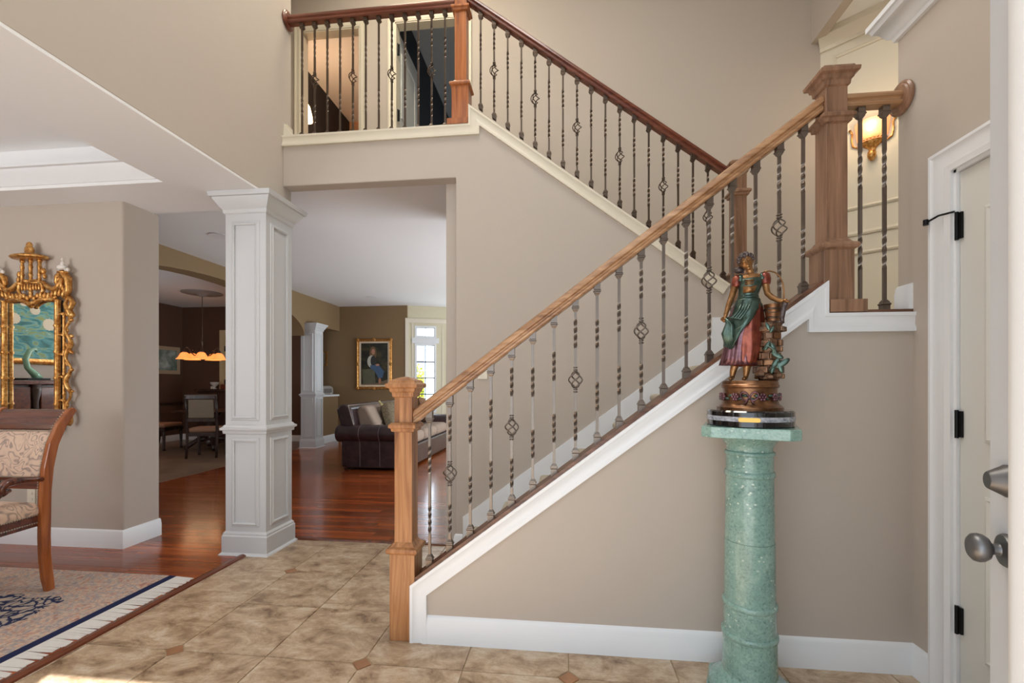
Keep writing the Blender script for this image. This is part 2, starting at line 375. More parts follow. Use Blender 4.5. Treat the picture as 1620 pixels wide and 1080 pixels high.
struct('wall_tray', MB().box(-6.0, -2.75, 2.86, 3.38, 2.666, 3.02).box(-2.77, -2.75, -.7, 2.86, 2.666, 3.02).box(-6.02, -6.0, -.7, 2.86, 2.666, 3.02).box(-6.0, -2.75, -.72, -.7, 2.666, 3.02), CEIL)
struct('ceiling', MB().box(-6.6, -2.75, -1.3, 3.4, 2.93, 2.97), CEIL, 'tray ceiling of the dining room')
CROWN = [(0, 0), (0, .02), (.012, .022), (.02, .035), (.055, .075), (.075, .115), (.095, .118), (.095, .14), (0, .14)]
struct('trim_4', MB().mould([(-6.003, -.703), (-2.747, -.703), (-2.747, 2.863), (-6.003, 2.863)], [(a, b) for a, b in CROWN], lambda u, v, t: (u, v, 2.652 + t), True), WHITE, 'white crown moulding inside the tray ceiling', autosm=40)
struct('wall_dining_back', MB().box(-6.6, -3.337, 3.12, 3.44, 0, 2.66), WALL, 'beige dining room wall that carries the gilt mirror', bev=.016, seg=3)
struct('wall_dining_left', MB().box(-6.7, -6.6, -1.4, 3.44, 0, 3.0), WALL)
struct('wall_dining_front', MB().box(-6.7, -5.6, -1.4, -1.3, 0, 3).box(-3.2, -2.2, -1.4, -1.3, 0, 3).box(-5.6, -3.2, -1.4, -1.3, 0, .7).box(-5.6, -3.2, -1.4, -1.3, 2.45, 3), WALL)
struct('wall_dining_entry', MB().box(-2.75, -2.18, -1.4, -.1, 0, 2.65), WALL)
# front wall with the entry opening the photographer stands in
struct('wall_entry', MB().box(-2.75, -1.36, -.22, -.1, 0, 5.9).box(.62, 3.5, -.22, -.1, 0, 5.9).box(-1.36, .62, -.22, -.1, 2.42, 3.0).box(-1.36, .62, -.22, -.1, 5.4, 5.9), WALL)
struct('window_1', MB().box(-1.36, .62, -.2, -.14, 3.0, 5.4), plain('sun_block_white', srgb(235, 238, 242), .6, var=.01), 'added white pane above the entry door that blocks the sun')  # made-up upper window: solid pane that keeps the sun off the stairs
struct('trim_5', MB().mould([(-1.36, 0), (-1.36, 2.42), (.62, 2.42), (.62, 0)], [(0, 0), (.09, 0), (.09, .018), (.012, .024), (0, .012)], lambda u, v, t: (u, -.1 + t, v)), WHITE)
struct('ceiling', MB().box(-3.6, 3.6, -.3, 4.9, 5.9, 6.0), CEIL, 'high ceiling of the entry hall')
# hall and stair back wall with two doorways
YB = 4.7
D1 = (-2.849, -2.182, 5.11); D2 = (-1.786, -1.03, 5.12); ZF = 3.19
struct('wall_back', MB().box(-3.4, D1[0], YB, YB + .11, ZF, 5.9).box(D1[0], D1[1], YB, YB + .11, D1[2], 5.9).box(D1[1], D2[0], YB, YB + .11, ZF, 5.9)
       .box(D2[0], D2[1], YB, YB + .11, D2[2], 5.9).box(D2[1], 2.47, YB, YB + .11, 0, 5.9).box(-.9, D2[1], YB, YB + .11, 0, ZF), WALL, 'beige back wall of the stair and upper hall')
struct('wall_hall_left', MB().box(-3.5, -3.4, 3.34, 4.7, ZF, 5.9).box(-3.4, -2.75, 3.34, 3.45, ZF, 5.9), WALL)
struct('floor', MB().box(-3.4, -.74, 3.455, YB, 3.06, 3.19).box(-3.6, .6, YB + .05, 8.2, 3.06, ZF), CARPET, 'carpeted upper hall floor')
cas = [(0, 0), (.075, 0), (.075, .02), (.06, .02), (.05, .014), (.02, .014), (.008, .009), (0, .008)]
def door_casing(name, x0, x1, zt, m, lab):
    struct(name, MB().mould([(x0, ZF), (x0, zt), (x1, zt), (x1, ZF)], cas, lambda u, v, t: (u, YB - t, v)).box(x0, x0 + .012, YB, YB + .11, ZF, zt).box(x1 - .012, x1, YB, YB + .11, ZF, zt).box(x0, x1, YB, YB + .11, zt - .012, zt), m, lab)
door_casing('trim_6', *D1, CREAM, 'cream casing of the upstairs bathroom doorway')
door_casing('trim_7', *D2, CREAM, 'cream casing of the upstairs bedroom doorway')
# rooms behind the upstairs doorways
struct('wall_bath_left', MB().box(-3.62, -3.52, YB + .11, 7.2, ZF, 5.6), NAVY, 'near-black bathroom wall seen through the upstairs doorway')
struct('wall_bath_back', MB().box(-3.6, -1.95, 7.2, 7.3, ZF, 5.6).box(-1.98, -1.88, YB + .11, 7.2, ZF, 5.6), plain('peach_wall_paint', srgb(206, 160, 122), .7))
struct('ceiling', MB().box(-3.62, -1.9, YB + .11, 7.3, 5.6, 5.65), CEIL)
struct('wall_bedroom_left', MB().box(-1.87, -1.85, YB + .11, 8.2, ZF, 5.6), NAVY, 'near-black bedroom wall behind the open upstairs door')
struct('wall_bedroom_back', MB().box(-1.85, .6, 7.9, 8.0, ZF, 5.6).box(.5, .6, YB + .11, 8, ZF, 5.6), GREYW)
struct('ceiling', MB().box(-1.88, .6, YB + .11, 8.2, 5.6, 5.65), plain('bedroom_ceiling_paint', srgb(196, 200, 206), .85))
# landing alcove
d2 = (.77, -.64)
struct('wall_landing', MB().xy([(2.47, 4.7), (2.47 + d2[0]*1.3, 4.7 + d2[1]*1.3), (2.52 + d2[0]*1.3, 4.78 + d2[1]*1.3), (2.50, 4.81)], 0, 4.6), CREAM, 'angled cream panelled wall of the stair landing')
struct('wall_landing_header', MB().box(2.385, 2.47, 2.3, 4.7, 4.54, 5.9), WALL, 'beige header above the landing alcove')
struct('wall_landing_right', MB().box(3.45, 3.55, -.1, 3.95, 0, 5.9), CREAM)
struct('ceiling', MB().box(2.47, 3.6, 2.3, 4.8, 4.6, 4.66), CEIL, 'pale ceiling over the landing alcove')
def lw(k, z, t): return (2.47 + d2[0]*k - .64*t, 4.7 + d2[1]*k - .77*t, z)
struct('trim_8', MB().prism([(4.44, 0), (4.44, .02), (4.47, .025), (4.55, .09), (4.6, .1), (4.6, 0)], lambda z, t, k: lw(k, z, t), 0, 1.3), CREAM, 'cream crown moulding on the landing wall')
struct('trim_9', MB().prism([(2.62, 0), (2.62, .014), (2.635, .02), (2.655, .012), (2.66, 0)], lambda z, t, k: lw(k, z, t), 0, 1.3)
       .prism([(2.86, 0), (2.86, .01), (2.875, .018), (2.89, .01), (2.895, 0)], lambda z, t, k: lw(k, z, t), .1, 1.2).prism([(2.44, 0), (2.44, .01), (2.455, .018), (2.47, .01), (2.475, 0)], lambda z, t, k: lw(k, z, t), .1, 1.2)
       .mould([(.10, 2.9), (.10, 4.36), (1.2, 4.36), (1.2, 2.9)], [(0, 0), (0, .01), (-.015, .018), (-.03, .01), (-.03, 0)], lambda u, v, t: lw(u, v, t)), CREAM, 'cream chair rail and panel mouldings on the landing wall')
# closet box with the panelled door
CY0, CY1, CZ = 1.14, 1.945, 2.08
struct('wall_right', MB().yz([(.5, 0), (CY0, 0), (CY0, CZ), (CY1, CZ), (CY1, 0), (2.24, 0), (2.24, 2.9), (.5, 2.9)], RW, RW + .11).box(RW + .11, 2.9, 2.13, 2.24, 0, 2.90).box(RW + .11, 2.9, .5, 2.2, 2.85, 2.9), WALL, 'beige closet wall at the right with a white cornice', bev=.004)
CORN = [(0, 0), (.012, .004), (.016, .02), (.03, .03), (.055, .075), (.068, .08), (.075, .1), (.085, .102), (.085, .125), (0, .125)]
struct('trim_10', MB().mould([(RW, .5), (RW, 2.24), (2.9, 2.24)], [(a, b) for a, b in CORN], lambda u, v, t: (u, v, 2.80 + t)), WHITE, 'white cornice along the top of the closet wall', autosm=40)
dcas = [(0, 0), (.095, 0), (.095, .022), (.082, .024), (.07, .016), (.035, .014), (.02, .02), (.006, .014), (0, .012)]
struct('trim_11', MB().mould([(CY0, 0), (CY0, CZ), (CY1, CZ), (CY1, 0)], [(a, b) for a, b in dcas], lambda u, v, t: (RW - t, u, v)).box(RW, RW + .1, CY1 - .012, CY1, 0, CZ).box(RW, RW + .1, CY0, CY1, CZ - .012, CZ), WHITE, 'white casing of the closet door', autosm=40)
# great room shell
struct('ceiling', MB().box(-8.8, -.8, 3.45, 4.8, 3.0, 3.05).box(-8.8, 2.1, 4.8, 10.7, 3.0, 3.05).box(-8.8, -2.19, 3.38, 3.45, 3.0, 3.05), CEIL, 'white great room ceiling')
struct('wall_great_back', MB().box(-8.7, -3.43, 9.75, 9.87, 0, 3.0), BROWN, 'brown great room wall that carries the framed portrait')
struct('wall_great_right', MB().box(2.0, 2.1, 4.76, 10.7, 0, 3.0).box(-.9, -.8, 3.45, 4.7, 0, 2.99), WALL)
struct('wall_hall_back', MB().box(-8.7, -6.6, 3.34, 3.44, 0, 3.0), BROWN)
# window bay, a little proud of the brown wall and turned slightly
BA = radians(20)
def bay(u, v, t): return (-3.43 + u * cos(BA) + t * sin(BA), 9.78 + u * sin(BA) - t * cos(BA), v)
WX = (.155, .63, .62, 2.17, 2.29, 2.56)       # window left, right, sill, head, transom sill, transom head
def bbox(mb, u0, u1, v0, v1, t0, t1):
    return mb.prism([(u0, v0), (u1, v0), (u1, v1), (u0, v1)], bay, t0, t1)
mb = MB(); bbox(mb, -.04, WX[0], 0, 3, -.1, 0); bbox(mb, WX[1], .98, 0, 3, -.1, 0)
for (a, b) in ((0, WX[2]), (WX[3], WX[4]), (WX[5], 3)):
    bbox(mb, WX[0], WX[1], a, b, -.1, 0); bbox(mb, .98, 1.46, a, b, -.1, 0)
bbox(mb, 1.46, 5.6, 0, 3, -.1, 0)
struct('wall_bay', mb, plain('pale_sage_panelling', srgb(208, 200, 172), .6), 'pale panelled window bay beside the brown wall')
mb = MB()
bbox(mb, -.05, 1.7, 2.62, 2.70, 0, .03); bbox(mb, -.05, 1.7, 2.70, 2.72, 0, .045); bbox(mb, -.05, .03, 0, 2.62, 0, .03); bbox(mb, .09, .13, 0, 2.62, 0, .012)
bbox(mb, .76, .78, .3, 2.5, 0, .012); bbox(mb, .86, .88, .3, 2.5, 0, .012)
struct('trim_12', mb, CREAM, 'cream pilaster and head trim of the window bay')
GLASS, _nt, _b = base_mat('window_glass', .0); _b.inputs['Transmission Weight'].default_value = 1; _b.inputs['IOR'].default_value = 1.02; _b.inputs['Base Color'].default_value = (1, 1, 1, 1)
PANEF = plain('white_window_sash', srgb(222, 224, 226), .4, var=.01); MUNT = plain('grey_muntins', srgb(84, 92, 112), .5, var=.02)
def window(n, u0, u1, lab):
    wf = MB()
    for (a, b) in ((WX[2], WX[3]), (WX[4], WX[5])):
        wf.mould([(u0, a), (u0, b), (u1, b), (u1, a)], [(0, -.09), (0, .012), (-.035, .012), (-.035, -.05), (-.05, -.05), (-.05, -.09)], bay, True)
    bbox(wf, u0 - .06, u1 + .06, WX[3] - .0, WX[4] + .0, -.02, .03)
    root = struct('window_%d' % n, wf, PANEF, lab)
    mid = (u0 + u1) / 2; lo, hi = WX[2] + .05, WX[3] - .05
    for k in range(4):
        for q, (a, b) in enumerate(((u0 + .05, mid), (mid, u1 - .05))):
            z0, z1 = lo + (hi - lo) * k / 4, lo + (hi - lo) * (k + 1) / 4
            m = MB(); bbox(m, a, b, z0, z1, -.068, -.064); part('pane', m, GLASS, root)
    for (a, b) in ((u0 + .05, mid), (mid, u1 - .05)):
        m = MB(); bbox(m, a, b, WX[4] + .04, WX[5] - .04, -.068, -.064); part('pane', m, GLASS, root)
    for k in range(1, 4):
        m = MB(); z = lo + (hi - lo) * k / 4; bbox(m, u0 + .04, u1 - .04, z - .014, z + .014, -.08, -.05); part('muntin', m, MUNT, root)
    m = MB(); bbox(m, mid - .013, mid + .013, lo, hi, -.08, -.05); part('muntin', m, MUNT, root)
    m = MB(); bbox(m, mid - .01, mid + .01, WX[4], WX[5], -.08, -.05); part('muntin', m, MUNT, root)
window(2, WX[0], WX[1], 'grid-paned window with transom beside the framed portrait')
window(3, .98, 1.46, 'sliver of a second bay window behind the stair wall')
# arched header wall between great room and breakfast room
XA = -5.0
arch = [(3.9, 3.0), (3.9, 2.2)]
for k in range(0, 25):
    a = pi - pi * k / 24; arch.append((6.15 + 2.2 * cos(a), 2.2 + .6 * sin(a)))
arch += [(8.36, 2.45), (9.75, 2.45), (9.75, 3.0)]
struct('wall_arch', MB().yz(arch, XA - .3, XA), BROWN, 'brown header wall with a wide arch to the breakfast room')
struct('wall_half', MB().box(XA - .26, XA - .04, 8.8, 9.75, 0, 1.0), BROWN, 'brown half wall beside the small column')
struct('trim_13', MB().box(XA - .3, XA, 8.8, 9.75, .99, 1.03), WHITE, 'white ledge cap on the half wall', bev=.006)
struct('wall_breakfast_left', MB().box(-8.7, -8.6, 3.4, 9.8, 0, 3.0), DARKB, 'dark brown breakfast room wall')
struct('wall_breakfast_back', MB().box(-8.6, -5.35, 9.45, 9.55, 0, 3.0), DARKB, 'dark brown breakfast room end wall')
# baseboards
BP = [(0, 0), (0, .016), (.095, .016), (.105, .012), (.118, .012), (.128, .006), (.133, 0)]
def baseb(name, path, lab=None, side=1, h=1.0, z0=0):
    pr = [(side * t, z * h) for z, t in BP]
    return struct(name, MB().mould(path, [(d, z) for d, z in pr], lambda u, v, t: (u, v, z0 + t)), WHITE, lab, autosm=40)
baseb('baseboard_front', [(-.655, 2.15), (RW, 2.15), (RW, CY1 + .095)], 'white baseboard under the lower stair wall', -1)
baseb('baseboard_dining', [(-6.6, 3.12), (-3.337, 3.12), (-3.337, 3.44)], 'tall white baseboard on the dining wall', -1, 1.05)
baseb('baseboard_back', [(-.798, 3.45), (-.798, 3.34), (-.745, 3.34)], 'white baseboard at the foot of the stair wall', -1)
baseb('baseboard_great', [(-4.96, 9.75), (-3.43, 9.75)], None, -1)
baseb('baseboard_half', [(-4.96 - .08, 8.8), (-4.96 - .08, 9.75)], None, -1, 1.2)
baseb('baseboard_breakfast', [(-8.6, 3.5), (-8.6, 9.45), (-5.35, 9.45)], None, -1)
baseb('baseboard_landing', [(RW, 2.15), (RW, 2.24)], 'short white baseboard on the landing wall end', 1, .95, 1.565)
# stair trims
TP = [(0, 0), (0, .018), (.014, .018), (.018, .014), (.05, .011), (.062, .016), (.07, .02), (.083, .018), (.083, 0)]
def fmap(Y): return lambda u, v, t: (u, Y - t, v)
struct('trim_14', MB().mould([(-.738, 0), (-.738, .275), (1.157, zc(1.157)), (1.157, 1.563), (RW + .004, 1.563)], [(-d, t) for d, t in TP], fmap(2.15)), WHITE, 'white trim along the lower stair flight and landing', autosm=40)
struct('trim_15', MB().mould([(-2.178, 3.19), (-.70, 3.19), (-.70, zb(-.70)), (1.16, zb(1.16))], [(-d, t) for d, t in TP], fmap(3.34)), CREAM, 'cream trim along the upper flight and balcony edge', autosm=40)
struct('trim_16', MB().xz([(-.741, 0), (-.741, .263), (1.036, .263 + .748 * 1.777), (1.044, 1.72), (1.36, 1.72), (1.36, 1.5), (-.5, 0)], 3.325, 3.34), WHITE, 'white skirt board along the carpeted steps')
struct('trim_17', MB().xz([(-2.178, 3.19), (-2.178, 3.30), (-2.10, 3.20)], 3.345, 3.36), CREAM)
struct('trim_18', MB().box(-2.18, -2.164, 3.36, 3.45, 3.19, 3.3).box(-2.18, -.74, 3.335, 3.45, 3.186, 3.192), CREAM)
# ------------------------------------------------------------------ staircase
stair = thing('staircase', 'carpeted staircase rising right to a landing and back left', 'staircase', (0.2, 2.8, 0))
def step_mesh(run, rise, w, d):
    # carpeted step: rounded nosing at the front (x = 0), tread toward +x * d
    pr = [(0, 0), (0, rise - .05)]
    for k in range(7):
        a = -pi / 2 - pi * k / 6; pr.append((.025 * cos(a), rise - .025 + .025 * sin(a)))
    pr += [(run + .03, rise), (run + .03, 0)]
    return MB().prism([(a * d, b) for a, b in pr], lambda a, b, t: (a, t, b), -w/2, w/2).mesh('step', None)
RI, RU = 1.575 / 8, .2605
ms = step_mesh(RU, RI, 1.06, 1); ms.materials.append(CARPET)
for k in range(7):
    o = link('step', ms, stair); o.location = (-.665 + RU * k - .2, 2.793 - 2.8, RI * k)
RI2, RU2 = (3.19 - 1.575) / 8, .27
ms2 = step_mesh(RU2, RI2, 1.25, -1); ms2.materials.append(CARPET)
for k in range(7):
    o = link('step', ms2, stair); o.location = (1.15 - RU2 * k - .2, 4.075 - 2.8, 1.575 + RI2 * k)
part('landing', MB().xy([(1.157, 2.262), (3.4, 2.262), (3.4, 3.88), (2.46, 4.66), (1.157, 4.69)], 1.45, 1.575), CARPET, stair)
part('riser', MB().box(1.148, 1.162, 2.262, 3.32, 1.37, 1.574), CARPET, stair)
part('knee_wall_cap', MB().prism([(2.146, 0), (2.146, .02), (2.264, .02), (2.264, 0)], lambda a, b, t: (t, a, b + zc(t)), -.73, 1.157), CAPW, stair, label='dark wood cap on the lower stair wall')
part('knee_wall_cap', MB().box(1.16, RW - .002, 2.146, 2.262, 1.563, 1.577), CAPW, stair)
part('knee_wall_cap', MB().prism([(3.345, -.03), (3.345, .012), (3.45, .012), (3.45, -.03)], lambda a, b, t: (t, a, b + zb(t)), -.70, 1.16), CAPW, stair)

# ------------------------------------------------------------------ railings
def twist_bar(L, zones, s=.0126, turns=2.0, gap=0.0):
    r = s / 2 ** .5; rings = []; zs = [(0, 0.0)]; ang = 0.0
    for (a, b) in zones:
        n = 18
        for k in range(n + 1): zs.append((L * (a + (b - a) * k / n), ang + turns * pi * k / n))
        ang += turns * pi
    zs.append((L, ang))
    def rg(z, t): return [(r * cos(t + pi/4 + pi/2*i), r * sin(t + pi/4 + pi/2*i), z) for i in range(4)]
    if gap:
        lo = [q for q in zs if q[0] < L / 2]; hi = [q for q in zs if q[0] > L / 2]
        lo.append((L / 2 - gap, lo[-1][1])); hi.insert(0, (L / 2 + gap, hi[0][1]))
        return MB().loft([rg(*q) for q in lo]).loft([rg(*q) for q in hi])
    return MB().loft([rg(*q) for q in zs])
def basket_mb(R=.028, H=.080):
    mb = MB()
    for q in range(4):
        pts = []
        for k in range(15):
            f = k / 14; a = q * pi / 2 + f * 1.0 * pi; rr = .004 + R * sin(pi * f) ** .8
            pts.append((rr * cos(a), rr * sin(a), -H/2 + H * f))
        mb.tube(pts, .0035, 6)
    for z in (-H/2 - .012, H/2 + .012):
        for dz in (-.006, .006): mb.sq([(.0085, z + dz - .0035), (.0105, z + dz), (.0085, z + dz + .0035)], (0, 0))
    return mb
def shoe_mb(sl, top):
    # shoe block whose outer end follows the slope sl
    k = -1 if top else 1; mb = MB()
    prof = [(.0150, 0), (.0150, .024), (.0178, .028), (.0178, .032), (.0138, .036), (.0138, .040), (.0112, .044), (.0075, .050)]
    rings = []
    for i, (r, z) in enumerate(prof):
        rings.append([(sx * r, sy * r, k * z + (sl * sx * r if i == 0 else 0)) for sx, sy in ((-1,-1),(1,-1),(1,1),(-1,1))])
    return mb.loft(rings)
def bal_set(L, slope, m):
    d = {}
    d['plain'] = twist_bar(L, [(.20, .385), (.595, .785)]).mesh('baluster')
    d['bask'] = twist_bar(L, [(.11, .30), (.70, .89)], gap=.040).mesh('baluster')
    d['basket'] = basket_mb().mesh('basket', None, True)
    d['st'] = shoe_mb(slope, True).mesh('shoe'); d['sb'] = shoe_mb(slope, False).mesh('shoe')
    for q in d.values(): q.materials.append(m)
    d['L'] = L
    return d
def baluster(root, S, x, y, z, bask):
    o = link('baluster', S['bask'] if bask else S['plain'], root)
    o.location = Vector((x, y, z)) - Vector(root.location)
    if bask:
        q = link('basket', S['basket'], o); q.location = (0, 0, S['L'] * .5)
    q = link('shoe', S['sb'], o); q.location = (0, 0, .0)
    q = link('shoe', S['st'], o); q.location = (0, 0, S['L'])
def rail_prof(w=.032, h=.062):
    return [(-w*.75, 0), (-w*.95, .006), (-w*.95, h*.22), (-w*.7, h*.34), (-w*.7, h*.42), (-w, h*.52), (-w, h*.66), (-w*.8, h*.86), (-w*.4, h*.98), (0, h),
            (w*.4, h*.98), (w*.8, h*.86), (w, h*.66), (w, h*.52), (w*.7, h*.42), (w*.7, h*.34), (w*.95, h*.22), (w*.95, .006), (w*.75, 0)]
def rail_mb(x0, z0, x1, z1, y, k=1.0, h=.062):
    return MB().loft([[(x0, y + a, z0 + b * k) for a, b in rail_prof(h=h)], [(x1, y + a, z1 + b * k) for a, b in rail_prof(h=h)]])
def newel(root, c, z0, zl, zr, zcap, m, hb=.063, hs=.045, ztop=None):
    n = part('newel_post', MB().sq([(hb, z0), (hb, zl)], c).sq([(hs, zl), (hs, zcap)], c), m, root, bev=.003)
    part('collar', MB().sq([(hb, zl - .02), (hb + .013, zl - .012), (hb + .016, zl - .002), (hb + .012, zl + .01), (hb - .004, zl + .016), (hs + .004, zl + .032), (hs, zl + .036)], c), m, n, bev=.002)
    part('collar', MB().sq([(hs, zr - .024), (hs + .012, zr - .02), (hs + .014, zr - .006), (hs + .024, zr - .002), (hs + .024, zr + .012), (hs + .012, zr + .022), (hs, zr + .024)], c), m, n, bev=.002)
    part('cap', MB().sq([(hs, zcap - .004), (hs + .008, zcap), (hs + .010, zcap + .02), (hs + .018, zcap + .026), (hs + .02, zcap + .04), (hs + .034, zcap + .046), (hs + .036, zcap + .062), (hs + .022, zcap + .07), (hs + .018, zcap + .08), (hs - .02, zcap + .095), (.002, zcap + .1)], c), m, n, bev=.002)
    return n
YR = 2.205
# lower flight
r1 = thing('stair_railing', 'lower stair railing with honey oak newel and pewter twisted balusters', 'railing', (-.78, YR, 0))
newel(r1, (-.780, YR), 0, .44, 1.04, 1.19, OAK_Z)
def rb(x): return 1.764 + SL * (x - .2125)     # underside of lower rail
S1 = bal_set(.752, SL, IRON)
for k in range(18):
    x = -.659 + .1026 * k; baluster(r1, S1, x, YR, rb(x) - .752, k % 3 == 1)
part('handrail', rail_mb(-.737, rb(-.737), 1.157, rb(1.157), YR, 1.25), OAK_X, r1, autosm=30)
# landing
r2 = thing('stair_railing', 'short landing railing with tall walnut newel and rail into the right wall', 'railing', (1.205, YR, 1.577))
newel(r2, (1.2035, YR), 1.577, 1.862, 2.43, 2.573, WAL_Z)
part('newel_base', MB().box(1.162, 1.312, 2.13, 2.142, 1.567, 1.622), WAL_Z, r2, bev=.001)
S2 = bal_set(.912, 0, IRON)
for x in (1.3255, 1.426): baluster(r2, S2, x, YR, 1.578, False)
h2 = part('handrail', rail_mb(1.246, 2.49, RW - .012, 2.49, YR), OAK_X, r2, autosm=30)
def rosette(parent, x, y, z, sgn, m):
    pr = [(.0, .0), (.066, .0), (.072, .006), (.072, .014), (.064, .020), (.058, .020), (.052, .024), (0.001, .024)]
    part('rosette', MB().lathe(pr, n=32, mp=lambda a, b, c: (x + sgn * c, y + a, z + b)), m, parent, autosm=30)
rosette(h2, RW, YR, 2.522, -1, WAL_Z)
# upper flight
YU = 3.395
r3 = thing('stair_railing', 'upper stair railing with cherry handrail sloping down to a walnut newel', 'railing', (1.24, YU, 1.577))
def ru(x): return 3.40 - .752 * (x - .258)
newel(r3, (1.235, YU), 1.576, 2.02, 2.60, 2.74, WAL_Z)
S3 = bal_set(.735, -.752, IROND)
for k in range(18):
    x = -.619 + .1031 * k; baluster(r3, S3, x, YU, ru(x) - .735, k % 3 == 1)
part('handrail', rail_mb(1.19, ru(1.19), -.715, ru(-.715), YU, 1.25), CHE_X, r3, autosm=30)
# balcony
r4 = thing('stair_railing', 'balcony railing with dark twisted balusters and orange oak newel', 'railing', (-.765, YU, 3.193))
newel(r4, (-.765, YU), 3.193, 3.50, 4.075, 4.22, OAKT, .064)
part('newel_base', MB().box(-.862, -.705, 3.318, 3.332, 3.192, 3.235), OAKT, r4, bev=.001)
S4 = bal_set(.91, 0, IROND)
for k in range(12): baluster(r4, S4, -2.052 + .1052 * k, YU, 3.193, k % 3 == 1)
h4 = part('handrail', rail_mb(-.81, 4.103, -2.168, 4.103, YU, 1.0, .07), CHE_X, r4, autosm=30)
rosette(h4, -2.18, YU, 4.138, 1, CHE_X)

# ------------------------------------------------------------------ columns
def column(loc, half, H, label, zsplit, cap=.135, proj=.08, det=True):
    cx, cy = loc
    t = thing('column', label, 'column', (cx, cy, 0))
    hb = half
    part('shaft', MB().sq([(hb, .10), (hb, H - .02)], loc), COLSHADE, t, bev=.002)
    part('plinth', MB().sq([(hb + .018, 0), (hb + .018, .135), (hb + .012, .145), (hb + .012, .155), (hb, .17)], loc), COLSHADE, t, autosm=30)
    part('shoe_mould', MB().sq([(hb + .034, 0), (hb + .03, .008), (hb + .018, .018)], loc), COLSHADE, t)
    part('belt_mould', MB().sq([(hb, zsplit - .03), (hb + .012, zsplit - .026), (hb + .014, zsplit - .005), (hb + .026, zsplit), (hb + .028, zsplit + .014), (hb + .012, zsplit + .024), (hb + .008, zsplit + .034), (hb, zsplit + .038)], loc), COLSHADE, t, autosm=30)
    k = cap / .135; j = proj / .08
    part('capital', MB().sq([(hb, H - cap - .012), (hb + .008, H - cap - .006), (hb + .012, H - cap), (hb + .014 * j, H - cap + .02*k), (hb + .03*j, H - cap + .04*k), (hb + .058*j, H - cap + .085*k), (hb + .062*j, H - cap + .098*k), (hb + .076*j, H - cap + .1*k), (hb + .08*j, H - cap + .115*k), (hb + .084*j, H - .002), (hb, H - .002)], loc), COLSHADE, t, autosm=30)
    for (nx, ny) in ((0, -1), (1, 0), (0, 1), (-1, 0)):
        def mp(u, v, q, nx=nx, ny=ny):
            d = hb + q
            return (cx + nx * d + (-ny) * u, cy + ny * d + nx * u, v)
        for (z0, z1) in ((.235, zsplit - .085), (zsplit + .10, H - cap - .095)):
            w = hb * .52
            part('panel_mould', MB().mould([(-w, z0), (w, z0), (w, z1), (-w, z1)], [(0, 0), (0, .012), (-.008, .016), (-.016, .009), (-.026, .007), (-.03, 0)] if det else [(0, 0), (0, .012), (-.02, .012), (-.03, 0)], mp, True), COLSHADE, t)
    return t
column((-2.318, 3.265), .16, 2.65, 'large white panelled square column at the edge of the tile', .915)
column((-5.0, 8.62), .15, 2.46, 'small white panelled column far beyond, beside the half wall', 1.04, .13, .07, False)

# ------------------------------------------------------------------ doors
def hinge(name, parent, x, y, z, axis, m=BLACK, h=.1):
    mb = MB()
    if axis == 'x': mb.box(x - .004, x + .004, y - .014, y + .01, z - h/2, z + h/2).lathe([(.0065, z - h/2 - .004), (.0065, z + h/2 + .004)], (x - .006, y + .004), 10)
    else: mb.box(x - .02, x + .02, y - .004, y + .004, z - h/2, z + h/2).lathe([(.007, z - h/2 - .004), (.007, z + h/2 + .004)], (x, y - .008), 10)
    return part(name, mb, m, parent)
cd = struct('door_1', MB().box(RW + .012, RW + .05, CY0 + .004, CY1 - .014, .01, CZ - .014), DOORW, 'white two-panel closet door in the right wall', bev=.002)
def pmap(u, v, t): return (RW + .012 - t, u, v)
for (z0, z1) in ((.243, .847), (1.04, 1.895)):
    part('panel_mould', MB().mould([(CY0 + .12, z0), (CY1 - .128, z0), (CY1 - .128, z1), (CY0 + .12, z1)], [(0, 0), (.0, .010), (.012, .015), (.026, .006), (.034, .0)], pmap, True), DOORW, cd)
    part('panel', MB().prism([(CY0 + .17, z0 + .05), (CY1 - .178, z0 + .05), (CY1 - .178, z1 - .05), (CY0 + .17, z1 - .05)], pmap, 0, .008), DOORW, cd, bev=.006)
for z in (1.859, 1.098, .346):
    hh = hinge('hinge', cd, RW + .006, CY1 - .018, z, 'x')
    if z > 1.8: part('door_stop', MB().tube([(RW - .004, CY1 - .01, z + .058), (RW - .03, CY1 + .03, z + .058), (RW - .035, CY1 + .085, z + .05)], .004, 8).lathe([(.009, z + .04), (.009, z + .062)], (RW - .035, CY1 + .088), 10), BLACK, hh)
# entry door standing open beside the camera
ea = radians(18.5); E0 = Vector((.936, 1.115, 0)); ED = Vector((-sin(ea), -cos(ea), 0)); EN = Vector((-cos(ea), sin(ea), 0))
def emap(u, v, t): q = E0 + ED * u + EN * t; return (q.x, q.y, v)
EWD = 1.06
ed = struct('door_2', MB().prism([(0, .012), (.135, .012), (.135, 2.37), (0, 2.37)], emap, -.045, 0).prism([(EWD - .135, .012), (EWD, .012), (EWD, 2.37), (EWD - .135, 2.37)], emap, -.045, 0)
            .prism([(.135, .012), (EWD - .135, .012), (EWD - .135, .55), (.135, .55)], emap, -.045, 0).prism([(.135, 2.2), (EWD - .135, 2.2), (EWD - .135, 2.37), (.135, 2.37)], emap, -.045, 0), EDOOR, 'open grey-white entry door with knob and deadbolt at the right edge')
part('glass_mould', MB().mould([(.135, .55), (.135, 2.2), (EWD - .135, 2.2), (EWD - .135, .55)], [(.03, 0), (.03, .012), (.012, .022), (0, .02), (-.018, .01), (-.025, -.02), (0, -.02)], emap, True), WHITE, ed, autosm=40)
part('pane', MB().prism([(.135, .55), (EWD - .135, .55), (EWD - .135, 2.2), (.135, 2.2)], emap, -.026, -.020), plain('door_glass', srgb(196, 206, 222), .12, 0, .3, var=.02), ed)
